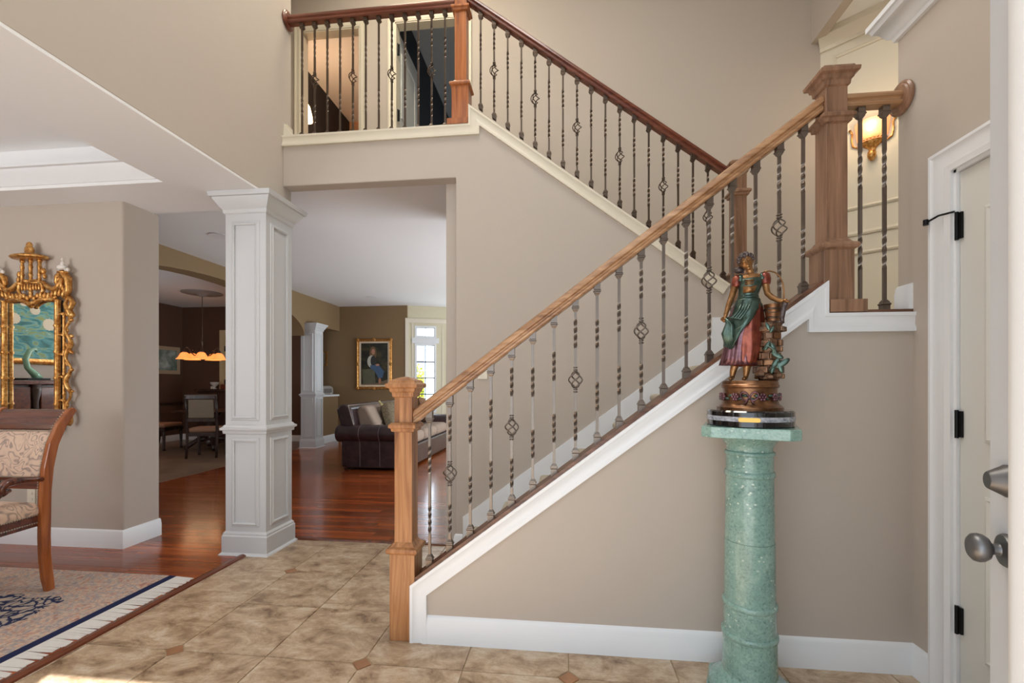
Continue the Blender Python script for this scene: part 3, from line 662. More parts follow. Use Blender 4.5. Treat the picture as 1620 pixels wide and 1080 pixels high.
def elathe(prof, u, v, n=28): return MB().lathe(prof, n=n, mp=lambda a, b, c: emap(u + a, v + b, c))
part('deadbolt', elathe([(.0335, 0), (.0335, .004), (.031, .007), (.0185, .030), (.0165, .032), (.001, .0325)], .068, 1.05), PEWTER, ed, autosm=30)
kb = part('knob', elathe([(.0345, 0), (.0345, .004), (.031, .009), (.013, .013), (.0115, .016), (.0115, .024), (.015, .027), (.023, .031), (.0285, .039), (.0298, .046), (.028, .054), (.021, .060), (.012, .063), (.001, .0635)], .068, .906), PEWTER, ed, autosm=40)
# open upstairs door
ud = struct('door_3', MB().box(D2[0] - .036, D2[0], YB + .07, YB + .77, ZF + .01, 5.1), DOORW, 'open grey panel door of the upstairs bedroom')
for (z0, z1) in ((3.4, 4.05), (4.2, 4.92)):
    part('panel_mould', MB().mould([(YB + .18, z0), (YB + .66, z0), (YB + .66, z1), (YB + .18, z1)], [(0, 0), (0, .008), (.02, .01), (.035, 0)], lambda u, v, t: (D2[0] + t, u, v), True), DOORW, ud)
for z in (3.5, 4.15, 4.86): hinge('hinge', ud, D2[0] + .015, YB + .045, z, 'y', BLACK, .12)
# ------------------------------------------------------------------ marble pedestal and statuette
PC = (.735, 1.90); PR = -atan2(PC[0], PC[1])
ped = thing('pedestal', 'round green marble pedestal with octagonal top in front of the stair wall', 'pedestal', (PC[0], PC[1], 0), PR, local=True)
def octo(a, c): return [(-a + c, -a), (a - c, -a), (a, -a + c), (a, a - c), (a - c, a), (-a + c, a), (-a, a - c), (-a, -a + c)]
part('base', MB().xy(octo(.155, .05), 0, .045), GMARB, ped, bev=.004)
part('base_ring', MB().lathe([(.150, .045), (.152, .06), (.145, .075), (.130, .09), (.108, .105), (.100, .118)], n=40), GMARB, ped, autosm=40)
part('shaft', MB().lathe([(.0995, .115), (.0975, .26)], n=40), GMARB, ped, autosm=30)
part('ring', MB().lathe([(.097, .256), (.102, .26), (.103, .268), (.102, .276), (.097, .28)], n=40), GMARB, ped, smooth=True)
part('shaft', MB().lathe([(.0945, .275), (.094, .382)], n=40), GMARB, ped, autosm=30)
part('ring', MB().lathe([(.094, .376), (.099, .38), (.1, .388), (.099, .396), (.094, .4)], n=40), GMARB, ped, smooth=True)
part('shaft', MB().lathe([(.0925, .395), (.091, .6365)], n=40), GMARB, ped, autosm=30)
part('shaft', MB().lathe([(.0898, .6375), (.086, .893)], n=40), GMARB, ped, autosm=30)
part('ring', MB().lathe([(.086, .888), (.091, .892), (.0915, .9), (.089, .91), (.086, .912)], n=40), GMARB, ped, smooth=True)
part('neck', MB().lathe([(.0855, .908), (.0855, .975)], n=40), GMARB, ped, autosm=30)
part('ring', MB().lathe([(.086, .972), (.0905, .976), (.0905, .986), (.086, .99)], n=40), GMARB, ped, smooth=True)
part('capital', MB().lathe([(.083, .988), (.083, 1.004), (.088, 1.016), (.1, 1.03), (.118, 1.042), (.125, 1.05)], n=40), GMARB, ped, autosm=40)
part('top_slab', MB().xy(octo(.166, .036), 1.049, 1.0895), GMARB, ped, bev=.003)

ST = thing('statuette', 'bronze statuette of a woman in green apron beside a well, on marble pedestal', 'statue', (PC[0], PC[1], 1.0895), PR, local=True)
def S(px, py, w=0.0): return Vector(((px - 1186) / 449, -w, (608 - py) / 398.6 + .16))
plin = part('plinth', MB().lathe([(.152, 0), (.156, .003), (.156, .022)], n=48), BLKM, ST, autosm=30, label='black marble disc')
part('plinth_band', MB().lathe([(.1565, .022), (.1565, .040)], n=48), GRYM, ST, autosm=30, label='grey marble band')
part('plinth', MB().lathe([(.156, .040), (.156, .056), (.150, .062), (.12, .062)], n=48), BLKM, ST, autosm=30)
part('nameplate', MB().xz([(-.036, .025), (-.03, .022), (.03, .022), (.036, .025), (.036, .035), (.03, .038), (-.03, .038), (-.036, .035)], -.1595, -.152), BRASS, ST, label='small brass nameplate')
part('bronze_base', MB().lathe([(.118, .062), (.119, .072), (.112, .078), (.104, .084), (.099, .1), (.097, .13), (.098, .146), (.104, .15), (.105, .158), (.101, .162), (.101, .170), (.097, .175), (.09, .176)], n=48), BRONZE, ST, autosm=40)
mb = MB()
for i, a in enumerate([-100, -62, -28, 25, 55, 95, 140, 180, 220]):
    t = radians(a - 90); c = Vector((.105 * cos(t), .105 * sin(t), .113))
    for k in range(7):
        q = k * pi / 3; rr = .0105 if k < 6 else 0
        e = Vector((-sin(t), cos(t), 0)) * rr * cos(q) + Vector((0, 0, 1)) * rr * sin(q)
        mb.ell(c + e, (.0062, .0062, .0062), 8, 6)
part('rose', mb, PURPB, ST, smooth=True)
mb = MB()
for sx in (-1, 1):
    pts = []
    for k in range(20):
        a = 2 * pi * k / 20; th = radians(-90) + sx * .16 + .135 * cos(a)
        pts.append((.104 * cos(th), .104 * sin(th), .116 + .015 * sin(a) + sx * .004 * cos(a)))
    mb.tube(pts, .0032, 6, loop=True)
mb.ell((0, -.105, .113), (.006, .005, .006), 8, 6)
for sx in (-1, 1): mb.tube([(.104 * sin(sx*.03), -.104 * cos(.03), .108), (.106 * sin(sx*.1), -.106 * cos(.1), .095), (.108 * sin(sx*.16), -.108 * cos(.16), .088)], .003, 6)
part('ribbon_bow', mb, PURPB, ST, smooth=True)
mb = MB()
for a in (-82, -45, -14, 10, 40, 76, 112):
    t = radians(a - 90)
    for s2 in (-1, 1):
        tt = t + s2 * .1
        mb.ell((.1 * cos(tt), .1 * sin(tt), .112 + s2 * .006), (.013, .006, .0055), 8, 5, Matrix.Rotation(tt + pi/2, 3, 'Z'))
part('leaf_garland', mb, GREENB, ST, smooth=True)
# figure: one continuous body
def ring(c, ru, rw, n=20, tilt=0.0):
    return [Vector((c.x + ru * cos(2*pi*i/n), c.y + rw * sin(2*pi*i/n), c.z + tilt * ru * cos(2*pi*i/n))) for i in range(n)]
body = MB()
tor = [((1180, 512), .046, .036), ((1181, 497), .050, .038), ((1183, 482), .044, .034), ((1184, 470), .033, .027), ((1186, 458), .036, .030), ((1188, 449), .042, .036), ((1189, 443), .043, .031), ((1189.5, 438), .041, .024), ((1189, 434), .028, .018)]
body.loft([ring(S(*p), a, b) for p, a, b in tor])
body.tube([S(1189, 440, 0), S(1187.5, 431, .001), S(1184.5, 421, .003)], [.018, .0135, .0135], 12)
ht = Matrix.Rotation(radians(-17), 3, 'Y') @ Matrix.Rotation(radians(14), 3, 'X')
hc = S(1181, 414, .004)
def H(x, y, z): return hc + ht @ Vector((x, y, z))
body.ell(hc, (.0235, .027, .031), 20, 14, ht)
body.ell(H(0, -.008, -.013), (.0175, .019, .018), 16, 10, ht)
body.ell(H(0, -.0265, -.0035), (.0034, .0055, .0085), 8, 6, ht)
body.ell(H(0, -.0245, -.018), (.0068, .0048, .0028), 8, 6, ht)
body.ell(H(0, -.021, -.027), (.007, .006, .005), 8, 6, ht)
for sx in (-1, 1):
    body.ell(H(sx * .0095, -.0205, .0005), (.0048, .0042, .0026), 8, 6, ht)
    body.ell(H(sx * .0095, -.0215, .0062), (.0075, .0042, .002), 8, 6, ht)
    body.ell(H(sx * .012, -.0165, -.009), (.007, .006, .007), 8, 6, ht)
    body.ell(H(sx * .0235, .001, -.003), (.0035, .006, .0085), 8, 6, ht)
def limb(pts, rs): body.tube(pts, rs, 12)
la = [S(1169, 438.5), S(1165, 446, .004), S(1160, 460, .01), S(1156.5, 471, .016), S(1153, 482, .03), S(1149.5, 494, .042), S(1148, 499, .045)]
limb(la, [.0155, .0145, .0125, .0115, .0112, .0085, .0082])
ra = [S(1208, 437), S(1211, 445, .004), S(1212, 457, .006), S(1214, 467, .01), S(1221, 474.5, .02), S(1230, 480, .03), S(1236, 481.5, .034)]
limb(ra, [.0155, .0145, .0125, .0115, .0112, .0085, .0082])
def hand(w, d, side, dn):
    w = Vector(w); d = Vector(d).normalized(); side = Vector(side).normalized(); dn = Vector(dn).normalized()
    body.ell(w + d * .010, (.0095, .0095, .0095), 10, 8)
    for k, (o, L) in enumerate(((-.0075, .013), (-.0025, .016), (.0025, .015), (.0072, .011))):
        a = w + d * .014 + side * o
        body.tube([a, a + d * L * .5 + dn * .002, a + d * L * .8 + dn * L * .45], [.0034, .0031, .0025], 7)
    a = w + d * .006 - side * .009
    body.tube([a, a - side * .006 + d * .006, a - side * .005 + d * .013 + dn * .004], [.0036, .0033, .0026], 7)
hand(la[-1], (-.1, -.15, -1), (1, -.2, 0), (.3, .9, 0))
hand(ra[-1], (1, -.3, -.15), (0, 1, .2), (0, 0, -1))
# legs and bare feet below the hem
for (kx, ky, fx, fy, wk, wf) in ((1168, 560, 1158.5, 598, .005, .02), (1184, 560, 1180, 598, .02, .035)):
    body.tube([S(1182, 510), S(kx, ky, wk), S(fx + 1, 588, wf - .012), S(fx, fy - 2, wf - .012)], [.03, .021, .0125, .0095], 12)
    body.tube([S(fx, fy - 1, wf - .02), S(fx - 1, fy, wf), S(fx - 2, fy + 1, wf + .018), S(fx - 2, fy + 1.5, wf + .028)], [.0095, .0095, .009, .005], 10, flat=.8)
bo = part('body', body, SKINB, ST, smooth=True)
rm = bo.modifiers.new('remesh', 'REMESH'); rm.mode = 'VOXEL'; rm.voxel_size = .0021; rm.use_smooth_shade = True
sm = bo.modifiers.new('smooth', 'SMOOTH'); sm.factor = .5; sm.iterations = 2
# hair: a cap of curls and a knot at the nape
mb = MB()
mb.ell(H(0, .006, .009), (.027, .0275, .0275), 18, 12, ht)
for k in range(90):
    a = random.uniform(0, 2 * pi); b = random.uniform(-.25, 1.45)
    p = Vector((.0275 * cos(b) * cos(a), .006 + .0285 * cos(b) * sin(a), .009 + .0275 * sin(b)))
    if p.y < -.013 and p.z < .019: continue
    mb.ell(H(*p), (.006, .006, .0055), 7, 5)
mb.ell(S(1169, 424, -.018), (.020, .017, .014), 12, 8)
for k in range(14):
    mb.ell(S(1169 + random.uniform(-7, 7), 424 + random.uniform(-4, 4), -.012 - random.uniform(0, .012)), (.007, .007, .006), 7, 5)
for k in range(9):
    mb.ell(H(-.019 + .038 * k / 8, -.0195 + .011 * abs(k - 4) / 4, .0165 - .004 * abs(k - 4) / 4), (.0048, .0048, .0045), 7, 5)
part('hair', mb, HAIRB, ST, smooth=True)
# clothes
def shell(rows, n=40, fn=None):
    rs = []
    for (p, a, b) in rows:
        c = S(*p); r = []
        for i in range(n):
            t = 2 * pi * i / n; k = fn(t, p[1]) if fn else 1.0
            r.append(Vector((c.x + a * k * cos(t), c.y + b * k * sin(t), c.z)))
        rs.append(r)
    return rs
mb = MB().loft(shell([((1183.5, 473), .037, .031), ((1184, 467), .0365, .0305), ((1186, 458), .0395, .0335), ((1188, 449.5), .0455, .0395), ((1189, 444), .0455, .035), ((1189.3, 441), .0435, .029)], 32))
for sx, px in ((-1, 1171.5), (1, 1206.5)):
    mb.tube([S(px, 445, .022), S(px - sx * 1, 437, .014), S(px, 433.6, -.004), S(px, 439, -.02)], [.0075, .008, .0085, .008], 8, flat=.6)
part('bodice', mb, GREENB, ST, smooth=True)
mb = MB().xz([(S(1176, 0).x, S(0, 465).z), (S(1193, 0).x, S(0, 465).z), (S(1198, 0).x, S(0, 455).z), (S(1176, 0).x, S(0, 455).z)], -.040, -.030)
for k in range(4): mb.tube([S(1179, 445.5 + k * 2.2, .0385), S(1186, 446 + k * 2.2, .0415), S(1193, 445.5 + k * 2.2, .0385)], .0022, 6)
part('corset_lacing', mb, SKINB, ST, label='pinkish laced corset front', smooth=True)
mb = MB()
for px, py, sx in ((1166, 443, -1), (1210.5, 442, 1)):
    mb.tube([S(px - sx * 3.5, py - 6), S(px - sx * .8, py - 3, .002), S(px + sx * .3, py + 3, .004), S(px + sx * .6, py + 8, .005), S(px + sx * .5, py + 10, .005)], [.0165, .0205, .0205, .0185, .0165], 14)
part('sleeve', mb, REDB, ST, smooth=True)
def folds(t, py):
    k = max(0.0, min(1.0, (py - 475) / 80))
    return 1 + k * (.05 * sin(9 * t + .04 * py) + .045 * sin(22 * t + 1.3))
rows = [((1183.5, 471), .037, .031), ((1182, 484), .052, .043), ((1178, 500), .058, .047), ((1174, 520), .056, .046), ((1171, 545), .055, .046), ((1169, 563), .059, .048), ((1168, 577), .066, .052)]
o = part('skirt', MB().loft(shell(rows, 72, folds), cap=False), PURPB, ST, smooth=True)
so_ = o.modifiers.new('solid', 'SOLIDIFY'); so_.thickness = .002
# red overskirt bunched to the right
def of(t, py): return 1 + .055 * sin(5 * t + .09 * py) + .045 * sin(9 * t + 2 - .05 * py) + .02 * sin(17 * t + .12 * py)
rows = [((1184, 472), .037, .032), ((1187, 485), .045, .042), ((1186, 505), .050, .046), ((1184, 530), .052, .048), ((1182, 552), .049, .048), ((1179, 570), .046, .046), ((1177, 579), .043, .042)]
o = part('overskirt', MB().loft(shell(rows, 60, of), cap=False), REDB, ST, smooth=True)
so_ = o.modifiers.new('solid', 'SOLIDIFY'); so_.thickness = .002
# green apron sweeping from the right hip to the gathered left hand
mb = MB(); rings = []
NA, NV = 34, 22
for i in range(NV + 1):
    v = i / NV; r = []
    for j in range(NA + 1):
        u = j / NA                                  # 0 viewer's left/back, 1 viewer's right hip
        t = radians(-215 + 200 * u)
        hem = 548 - 62 * max(0, (u - .42) / .58) ** .9 - 10 * max(0, (.2 - u) / .2)
        py = 472 + (hem - 472) * v
        kx = min(1, v * 1.3)
        rx = .039 + .026 * kx ** .7 + .014 * sin(pi * min(1, v)) * max(0, .55 - u)
        ry = .033 + .024 * kx ** .7
        fold = 1 + v * (.05 * sin(15 * u + 5 * v) + .035 * sin(27 * u - 7 * v))
        cx = 1183.5 - 10.5 * v + 3 * u * v
        c = S(cx, py)
        r.append(Vector((c.x + rx * fold * cos(t), c.y + ry * fold * sin(t) - .004, c.z)))
    rings.append(r)
mb.loft(rings, cap=False, closed=False)
o = part('apron', mb, GREENB, ST, smooth=True)
so_ = o.modifiers.new('solid', 'SOLIDIFY'); so_.thickness = .0025
mb = MB()
for k in range(6):
    f = k / 5
    mb.tube([S(1148 + f * 3, 502 + f * 2, .05), S(1152 + 6 * f, 512 + 3 * f, .052 + .006 * f), S(1146 + 12 * f, 528 + 6 * f, .05 - .004 * f), S(1149 + 14 * f, 546 + 6 * sin(f * 3), .042)], [.004, .0085, .0105, .0045], 8)
for k in range(4):
    mb.tube([S(1176 + 5 * k, 476, .038), S(1170 + 4.5 * k, 492, .053), S(1160 + 4 * k, 503 + k, .057), S(1150 + k, 503, .052)], [.002, .0045, .005, .003], 8)
    mb.tube([S(1194 - 3 * k, 480 + 3 * k, .034), S(1188 - 3 * k, 498 + 5 * k, .052), S(1176 - 3 * k, 516 + 6 * k, .058), S(1160, 524 + 8 * k, .053)], [.002, .004, .005, .003], 8)
part('apron_folds', mb, GREENB, ST, smooth=True)
mb = MB().loft(shell([((1183.5, 474), .0385, .033), ((1183.7, 471), .0395, .034), ((1184, 468), .038, .032)], 32))
part('sash', mb, GREENB, ST, smooth=True)
# the well: stacked stones, bucket, vine
WELL = part('well', MB().lathe([(.036, .176), (.033, .24), (.036, .34), (.044, .385), (.05, .40)], (S(1216, 0).x, .012), 18), STONEB, ST, smooth=True)
wc = Vector((S(1216, 0).x, .012, 0)); rowz = .182; rr = 0
while rowz < .385:
    h = random.uniform(.02, .03); f = (rowz - .176) / .22
    R = .043 + random.uniform(-.003, .003) + (.006 if rr < 2 else 0) - .004 * sin(pi * f) + (.012 if f > .8 else 0); n = 8
    for k in range(n):
        a = 2 * pi * (k + .5 * (rr % 2)) / n + random.uniform(-.05, .05)
        ww = pi * R / n * random.uniform(.7, 1.0); dd = random.uniform(.006, .014)
        c0, s0 = cos(a), sin(a)
        q = MB().prism([(-ww, -h * .44), (ww, -h * .44), (ww, h * .44), (-ww, h * .44)], lambda u, v, t: (wc.x + (R - .006 + t) * c0 - u * s0, wc.y + (R - .006 + t) * s0 + u * c0, rowz + h / 2 + v), 0, dd)
        part('stone', q, STONEB if random.random() < .7 else BRONZE, WELL, bev=.003, seg=2)
    rowz += h; rr += 1
for (px, py, a, b) in ((1203, 592, .02, .016), (1216, 596, .022, .014), (1229, 594, .017, .015), (1209, 598, .016, .01)):
    p = S(px, py, .035); part('stone', MB().ell(p, (a, .018, b), 7, 5), STONEB, WELL)
bx = S(1222.5, 0).x
bk = part('bucket', MB().lathe([(.024, .405), (.0325, .468), (.0335, .470), (.030, .470), (.022, .41)], (bx, -.004), 24), BRONZE, ST, autosm=30, label='small brown bucket standing on the well')
part('hoop', MB().lathe([(.0262, .414), (.0275, .418), (.0268, .422)], (bx, -.004), 24).lathe([(.031, .447), (.0322, .451), (.0318, .455)], (bx, -.004), 24), IROND, bk, smooth=True)
part('bail', MB().tube([(bx + .034 * cos(a), -.004 - .034 * sin(a) * .9, .452 - .016 * sin(a)) for a in [pi * k / 14 for k in range(15)]], .0016, 6), IROND, bk, smooth=True)
arc = [S(1206, 432, -.02), S(1211, 429.6, -.018), S(1218, 430.2, -.014), S(1226, 434, -.008), S(1233, 442, 0), S(1237, 453, .008), S(1238.5, 466, .02), S(1238, 478, .03), S(1238, 490, .036)]
part('well_hoop', MB().tube(arc, .0028, 8), SKINB, ST, smooth=True, label='thin arched metal hoop held by the left hand')
mb = MB().tube([S(1238, 478, .03), S(1239.5, 486, .035), S(1237, 496, .04), S(1235, 508, .042), S(1236, 516, .04)], [.005, .0085, .0095, .008, .006], 10).ell(S(1240, 487, .037), (.010, .008, .012), 10, 8)
part('pump_spout', mb, HAIRB, ST, smooth=True)
mb = MB()
vine = [S(1205, 555, .05), S(1214, 549, .056), S(1224, 556, .055), S(1229, 568, .05), S(1226, 578, .052), S(1215, 586, .056)]
mb.tube(vine, [.003, .004, .004, .004, .004, .003], 7)
for (px, py, an, L) in ((1213, 549, .5, .02), (1222, 553, -.3, .022), (1228, 564, -1.0, .024), (1226, 574, .6, .022), (1236, 576, .9, .028), (1232, 582, -.3, .022), (1221, 584, .2, .02), (1214, 520, -.4, .017), (1220, 525, .5, .014)):
    mb.ell(S(px, py, .052), (L * .42, .0035, L), 9, 6, Matrix.Rotation(an, 3, 'Y'))
part('vine', mb, GREENB, WELL, smooth=True)

# ------------------------------------------------------------------ landing sconce
k0 = .396; sc = thing('wall_sconce', 'lit amber glass wall sconce with gilt leaf finial on the landing wall', 'sconce', lw(k0, 3.5, 0), radians(-39.8), local=True)
AMB, _n, _b = base_mat('lit_amber_glass', .4); _b.inputs['Base Color'].default_value = srgb(250, 190, 140); _b.inputs['Emission Color'].default_value = srgb(255, 160, 96); _b.inputs['Emission Strength'].default_value = .8
BULB, _n, _b = base_mat('lit_bulb', .4); _b.inputs['Emission Color'].default_value = (1, .85, .6, 1); _b.inputs['Emission Strength'].default_value = 9
def half(prof, n=16): 
    rs = [[(r * cos(pi + pi * i / n), r * sin(pi + pi * i / n) * .8, z) for i in range(n + 1)] for r, z in prof]
    return MB().loft(rs, cap=False, closed=False)
o = part('shade', half([(.085, -.07), (.112, -.02), (.122, .05), (.13, .12)]), AMB, sc, smooth=True); q = o.modifiers.new('s', 'SOLIDIFY'); q.thickness = .004
part('bulb', MB().ell((0, -.100, .03), (.026, .006, .028), 12, 8), BULB, sc, smooth=True)
mb = half([(.090, -.058), (.088, -.07), (.06, -.095), (.03, -.12), (.022, -.15), (.03, -.16)])
part('bracket', mb.lathe([(.03, -.158), (.034, -.175), (.03, -.205), (.018, -.23), (.002, -.24)], (0, -.03), 14), GOLD, sc, smooth=True)
mb = MB()
for k in range(13):
    a = pi + pi * k / 12; mb.ell((.1 * cos(a), .08 * sin(a), -.052), (.008, .008, .008), 8, 6)
for sx in (-1, 1): mb.tube([(sx * .07, -.01, -.1), (sx * .14, -.012, -.06), (sx * .15, -.012, 0), (sx * .145, -.012, .06), (sx * .165, -.012, .1)], [.006, .008, .007, .007, .012], 8)
part('ornament', mb, GOLD, sc, smooth=True)
q = lw(k0, 3.56, .18); point('wall_sconce_light', q, 3, (1, .72, .42), .04)

# ------------------------------------------------------------------ switch and outlet
def plate(name, label, cat, c, n, parts):
    t = thing(name, label, cat, c)
    return t
t = thing('light_switch', 'ivory light switch plate on the wall behind the lower railing', 'switch', (-.594, 3.336, 1.345))
part('plate', MB().box(-.63, -.558, 3.333, 3.34, 1.29, 1.40), IVORY, t, bev=.002); part('toggle', MB().box(-.6, -.588, 3.325, 3.334, 1.335, 1.356), IVORY, t)
t = thing('wall_outlet', 'ivory electrical outlet low on the dining wall behind the armchair', 'outlet', (-4.13, 3.116, .38))
part('plate', MB().box(-4.165, -4.095, 3.113, 3.12, .322, .438), IVORY, t, bev=.002)
for z in (.355, .405): part('socket', MB().lathe([(.017, 0), (.017, .003)], n=16, mp=lambda a, b, c: (-4.13 + a, 3.113 - c, z + b * .8)), IVORY, t)
# ------------------------------------------------------------------ dining room: rug
def rug_mat():
    m, nt, b = base_mat('persian_rug', .95, spec=.1); N = nt.nodes.new; L = nt.links.new
    tc = N('ShaderNodeTexCoord')
    def ramp(fac, stops, const=False):
        cr = N('ShaderNodeValToRGB'); e = cr.color_ramp.elements
        if const: cr.color_ramp.interpolation = 'CONSTANT'
        e[0].position, e[0].color = stops[0]; e[1].position, e[1].color = stops[-1]
        for p, c in stops[1:-1]: q = e.new(p); q.color = c
        L(fac, cr.inputs['Fac']); return cr.outputs['Color']
    def noise(sc, det, dist=0.0):
        n = N('ShaderNodeTexNoise'); n.inputs['Scale'].default_value = sc; n.inputs['Detail'].default_value = det; n.inputs['Distortion'].default_value = dist
        L(tc.outputs['Object'], n.inputs['Vector']); return n.outputs['Fac']
    def vor(sc, feat='F1', out='Color'):
        n = N('ShaderNodeTexVoronoi'); n.feature = feat; n.inputs['Scale'].default_value = sc; L(tc.outputs['Object'], n.inputs['Vector']); return n.outputs[out]
    def mix(f, a, b_):
        x = N('ShaderNodeMix'); x.data_type = 'RGBA'; L(f, x.inputs['Factor']) if not isinstance(f, float) else None
        if isinstance(f, float): x.inputs['Factor'].default_value = f
        L(a, x.inputs['A']); L(b_, x.inputs['B']); return x.outputs['Result']
    field = ramp(noise(13, 9, 1.6), [(.30, srgb(168, 112, 98)), (.40, srgb(196, 160, 140)), (.50, srgb(206, 184, 164)), (.57, srgb(160, 156, 158)), (.64, srgb(204, 172, 150)), (.76, srgb(176, 120, 104))])
    cells = N('ShaderNodeSeparateColor'); L(vor(85), cells.inputs[0])
    spots = ramp(cells.outputs[0], [(0, srgb(120, 120, 134)), (.22, srgb(206, 178, 156)), (.5, srgb(190, 138, 122)), (.72, srgb(150, 148, 146)), (.86, srgb(84, 86, 108))], True)
    fld = mix(.33, field, spots)
    # navy floral medallion, a lobed disc around the rug's centre
    sp = N('ShaderNodeSeparateXYZ'); L(tc.outputs['Object'], sp.inputs[0])
    def mth(op, a, b_=None, c=None):
        x = N('ShaderNodeMath'); x.operation = op
        for i, q in enumerate((a, b_, c)):
            if q is None: continue
            if isinstance(q, (int, float)): x.inputs[i].default_value = q
            else: L(q, x.inputs[i])
        return x.outputs[0]
    # navy floral field inside a wide rose border, its edge gently scalloped
    wob = lambda q: mth('MULTIPLY', .022, mth('SINE', mth('MULTIPLY', q, 26.0)))
    ix = mth('LESS_THAN', mth('ABSOLUTE', mth('ADD', mth('ADD', sp.outputs[0], 4.2), wob(sp.outputs[1]))), 1.355)
    iy = mth('LESS_THAN', mth('ABSOLUTE', mth('ADD', mth('ADD', sp.outputs[1], -.9), wob(sp.outputs[0]))), 1.44)
    inside = mth('MULTIPLY', ix, iy)
    nz = N('ShaderNodeTexNoise'); nz.inputs['Scale'].default_value = 9; nz.inputs['Detail'].default_value = 2; L(tc.outputs['Object'], nz.inputs['Vector'])
    vm = N('ShaderNodeVectorMath'); vm.operation = 'SCALE'; vm.inputs['Scale'].default_value = .16; L(nz.outputs['Color'], vm.inputs[0])
    va = N('ShaderNodeVectorMath'); va.operation = 'ADD'; L(tc.outputs['Object'], va.inputs[0]); L(vm.outputs[0], va.inputs[1])
    vd = N('ShaderNodeTexVoronoi'); vd.feature = 'DISTANCE_TO_EDGE'; vd.inputs['Scale'].default_value = 17; L(va.outputs[0], vd.inputs['Vector'])
    ve = ramp(vd.outputs['Distance'], [(0, srgb(44, 50, 80)), (.085, srgb(52, 58, 88)), (.13, srgb(170, 158, 148)), (.4, srgb(204, 178, 160))])
    col = mix(inside, fld, ve)
    bord = mth('GREATER_THAN', sp.outputs[0], -2.545)
    nv = N('ShaderNodeRGB'); nv.outputs[0].default_value = srgb(40, 46, 78)
    col = mix(bord, col, nv.outputs[0])
    L(col, b.inputs['Base Color'])
    bp = N('ShaderNodeBump'); bp.inputs['Strength'].default_value = .5; bp.inputs['Distance'].default_value = .004; L(noise(420, 2), bp.inputs['Height']); L(bp.outputs['Normal'], b.inputs['Normal'])
    return m
rug = thing('area_rug', 'faded rose persian rug with navy medallion and white fringe under the armchair', 'rug', (-4.0, 1.2, 0))
ORG[rug] = None
o = part('pile', MB().box(-5.9, -2.495, -.9, 2.695, 0.0006, .008), rug_mat(), rug); o.location = (4.0, -1.2, 0)
mb = MB(); y = -.9
while y < 2.68:
    w_ = random.uniform(.014, .026); L = random.uniform(.125, .142); j = random.uniform(-.008, .008)
    mb.add([(-2.497, y, .0008), (-2.497, y + w_ * .98, .0008), (-2.497 + L, y + w_ * .92 + j, .0008), (-2.497 + L, y + .002 + j, .0008), (-2.497, y, .006), (-2.497, y + w_ * .98, .006), (-2.497 + L, y + w_ * .92 + j, .003), (-2.497 + L, y + .002 + j, .003)],
           [(0,3,2,1),(4,5,6,7),(0,1,5,4),(1,2,6,5),(2,3,7,6),(3,0,4,7)]); y += w_
o = part('fringe', mb, plain('white_fringe', srgb(214, 210, 206), .95, var=.08, scale=60), rug, kind='stuff'); o.location = (4.0, -1.2, 0)

# ------------------------------------------------------------------ dining armchair
def damask():
    m, nt, b = base_mat('pink_damask', .75, spec=.2); N = nt.nodes.new; L = nt.links.new
    tc = N('ShaderNodeTexCoord'); no = N('ShaderNodeTexNoise'); no.inputs['Scale'].default_value = 8; no.inputs['Detail'].default_value = 1.2; no.inputs['Distortion'].default_value = 1.4
    L(tc.outputs['Object'], no.inputs['Vector'])
    wv = N('ShaderNodeMath'); wv.operation = 'MULTIPLY'; wv.inputs[1].default_value = 44; L(no.outputs['Fac'], wv.inputs[0])
    sn = N('ShaderNodeMath'); sn.operation = 'SINE'; L(wv.outputs[0], sn.inputs[0])
    cr = N('ShaderNodeValToRGB'); e = cr.color_ramp.elements
    e[0].position, e[0].color = .0, srgb(158, 138, 128); e[1].position, e[1].color = .22, srgb(206, 178, 158)
    q = e.new(.8); q.color = srgb(216, 188, 166)
    mr = N('ShaderNodeMapRange'); mr.inputs['From Min'].default_value = -1; L(sn.outputs[0], mr.inputs['Value']); L(mr.outputs['Result'], cr.inputs['Fac']); L(cr.outputs['Color'], b.inputs['Base Color'])
    return m
DAMASK = damask()
ch = thing('dining_armchair', 'mahogany armchair with pink damask back and nailhead trim at the left edge', 'chair', (-3.335, 2.185, .008), radians(0), local=True)
path = [(.238, 0), (.226, .08), (.214, .2), (.21, .33), (.212, .47), (.214, .6), (.226, .74), (.254, .88), (.298, .99), (.355, 1.072), (.376, 1.088)]
def stile(x0, x1):
    ring_ = []
    for i, (yy, zz) in enumerate(path):
        a = path[max(i - 1, 0)]; b = path[min(i + 1, len(path) - 1)]; dx, dz = b[0] - a[0], b[1] - a[1]; L = hypot(dx, dz); nx, nz = dz / L, -dx / L
        h = .026 if 0 < i < 9 else .021
        if i == len(path) - 1: h = .014
        ring_.append([(x0, yy - nx * h, zz - nz * h), (x1, yy - nx * h, zz - nz * h), (x1, yy + nx * h, zz + nz * h), (x0, yy + nx * h, zz + nz * h)])
    return MB().loft(ring_)
HX = .265
part('stile', stile(HX - .035, HX), SABRE, ch, bev=.006); part('stile', stile(-HX, -HX + .035), SABRE, ch, bev=.006)
def backy(z):
    for i in range(len(path) - 1):
        if path[i][1] <= z <= path[i+1][1]:
            f = (z - path[i][1]) / (path[i+1][1] - path[i][1]); return path[i][0] + f * (path[i+1][0] - path[i][0])
    return path[-1][0]
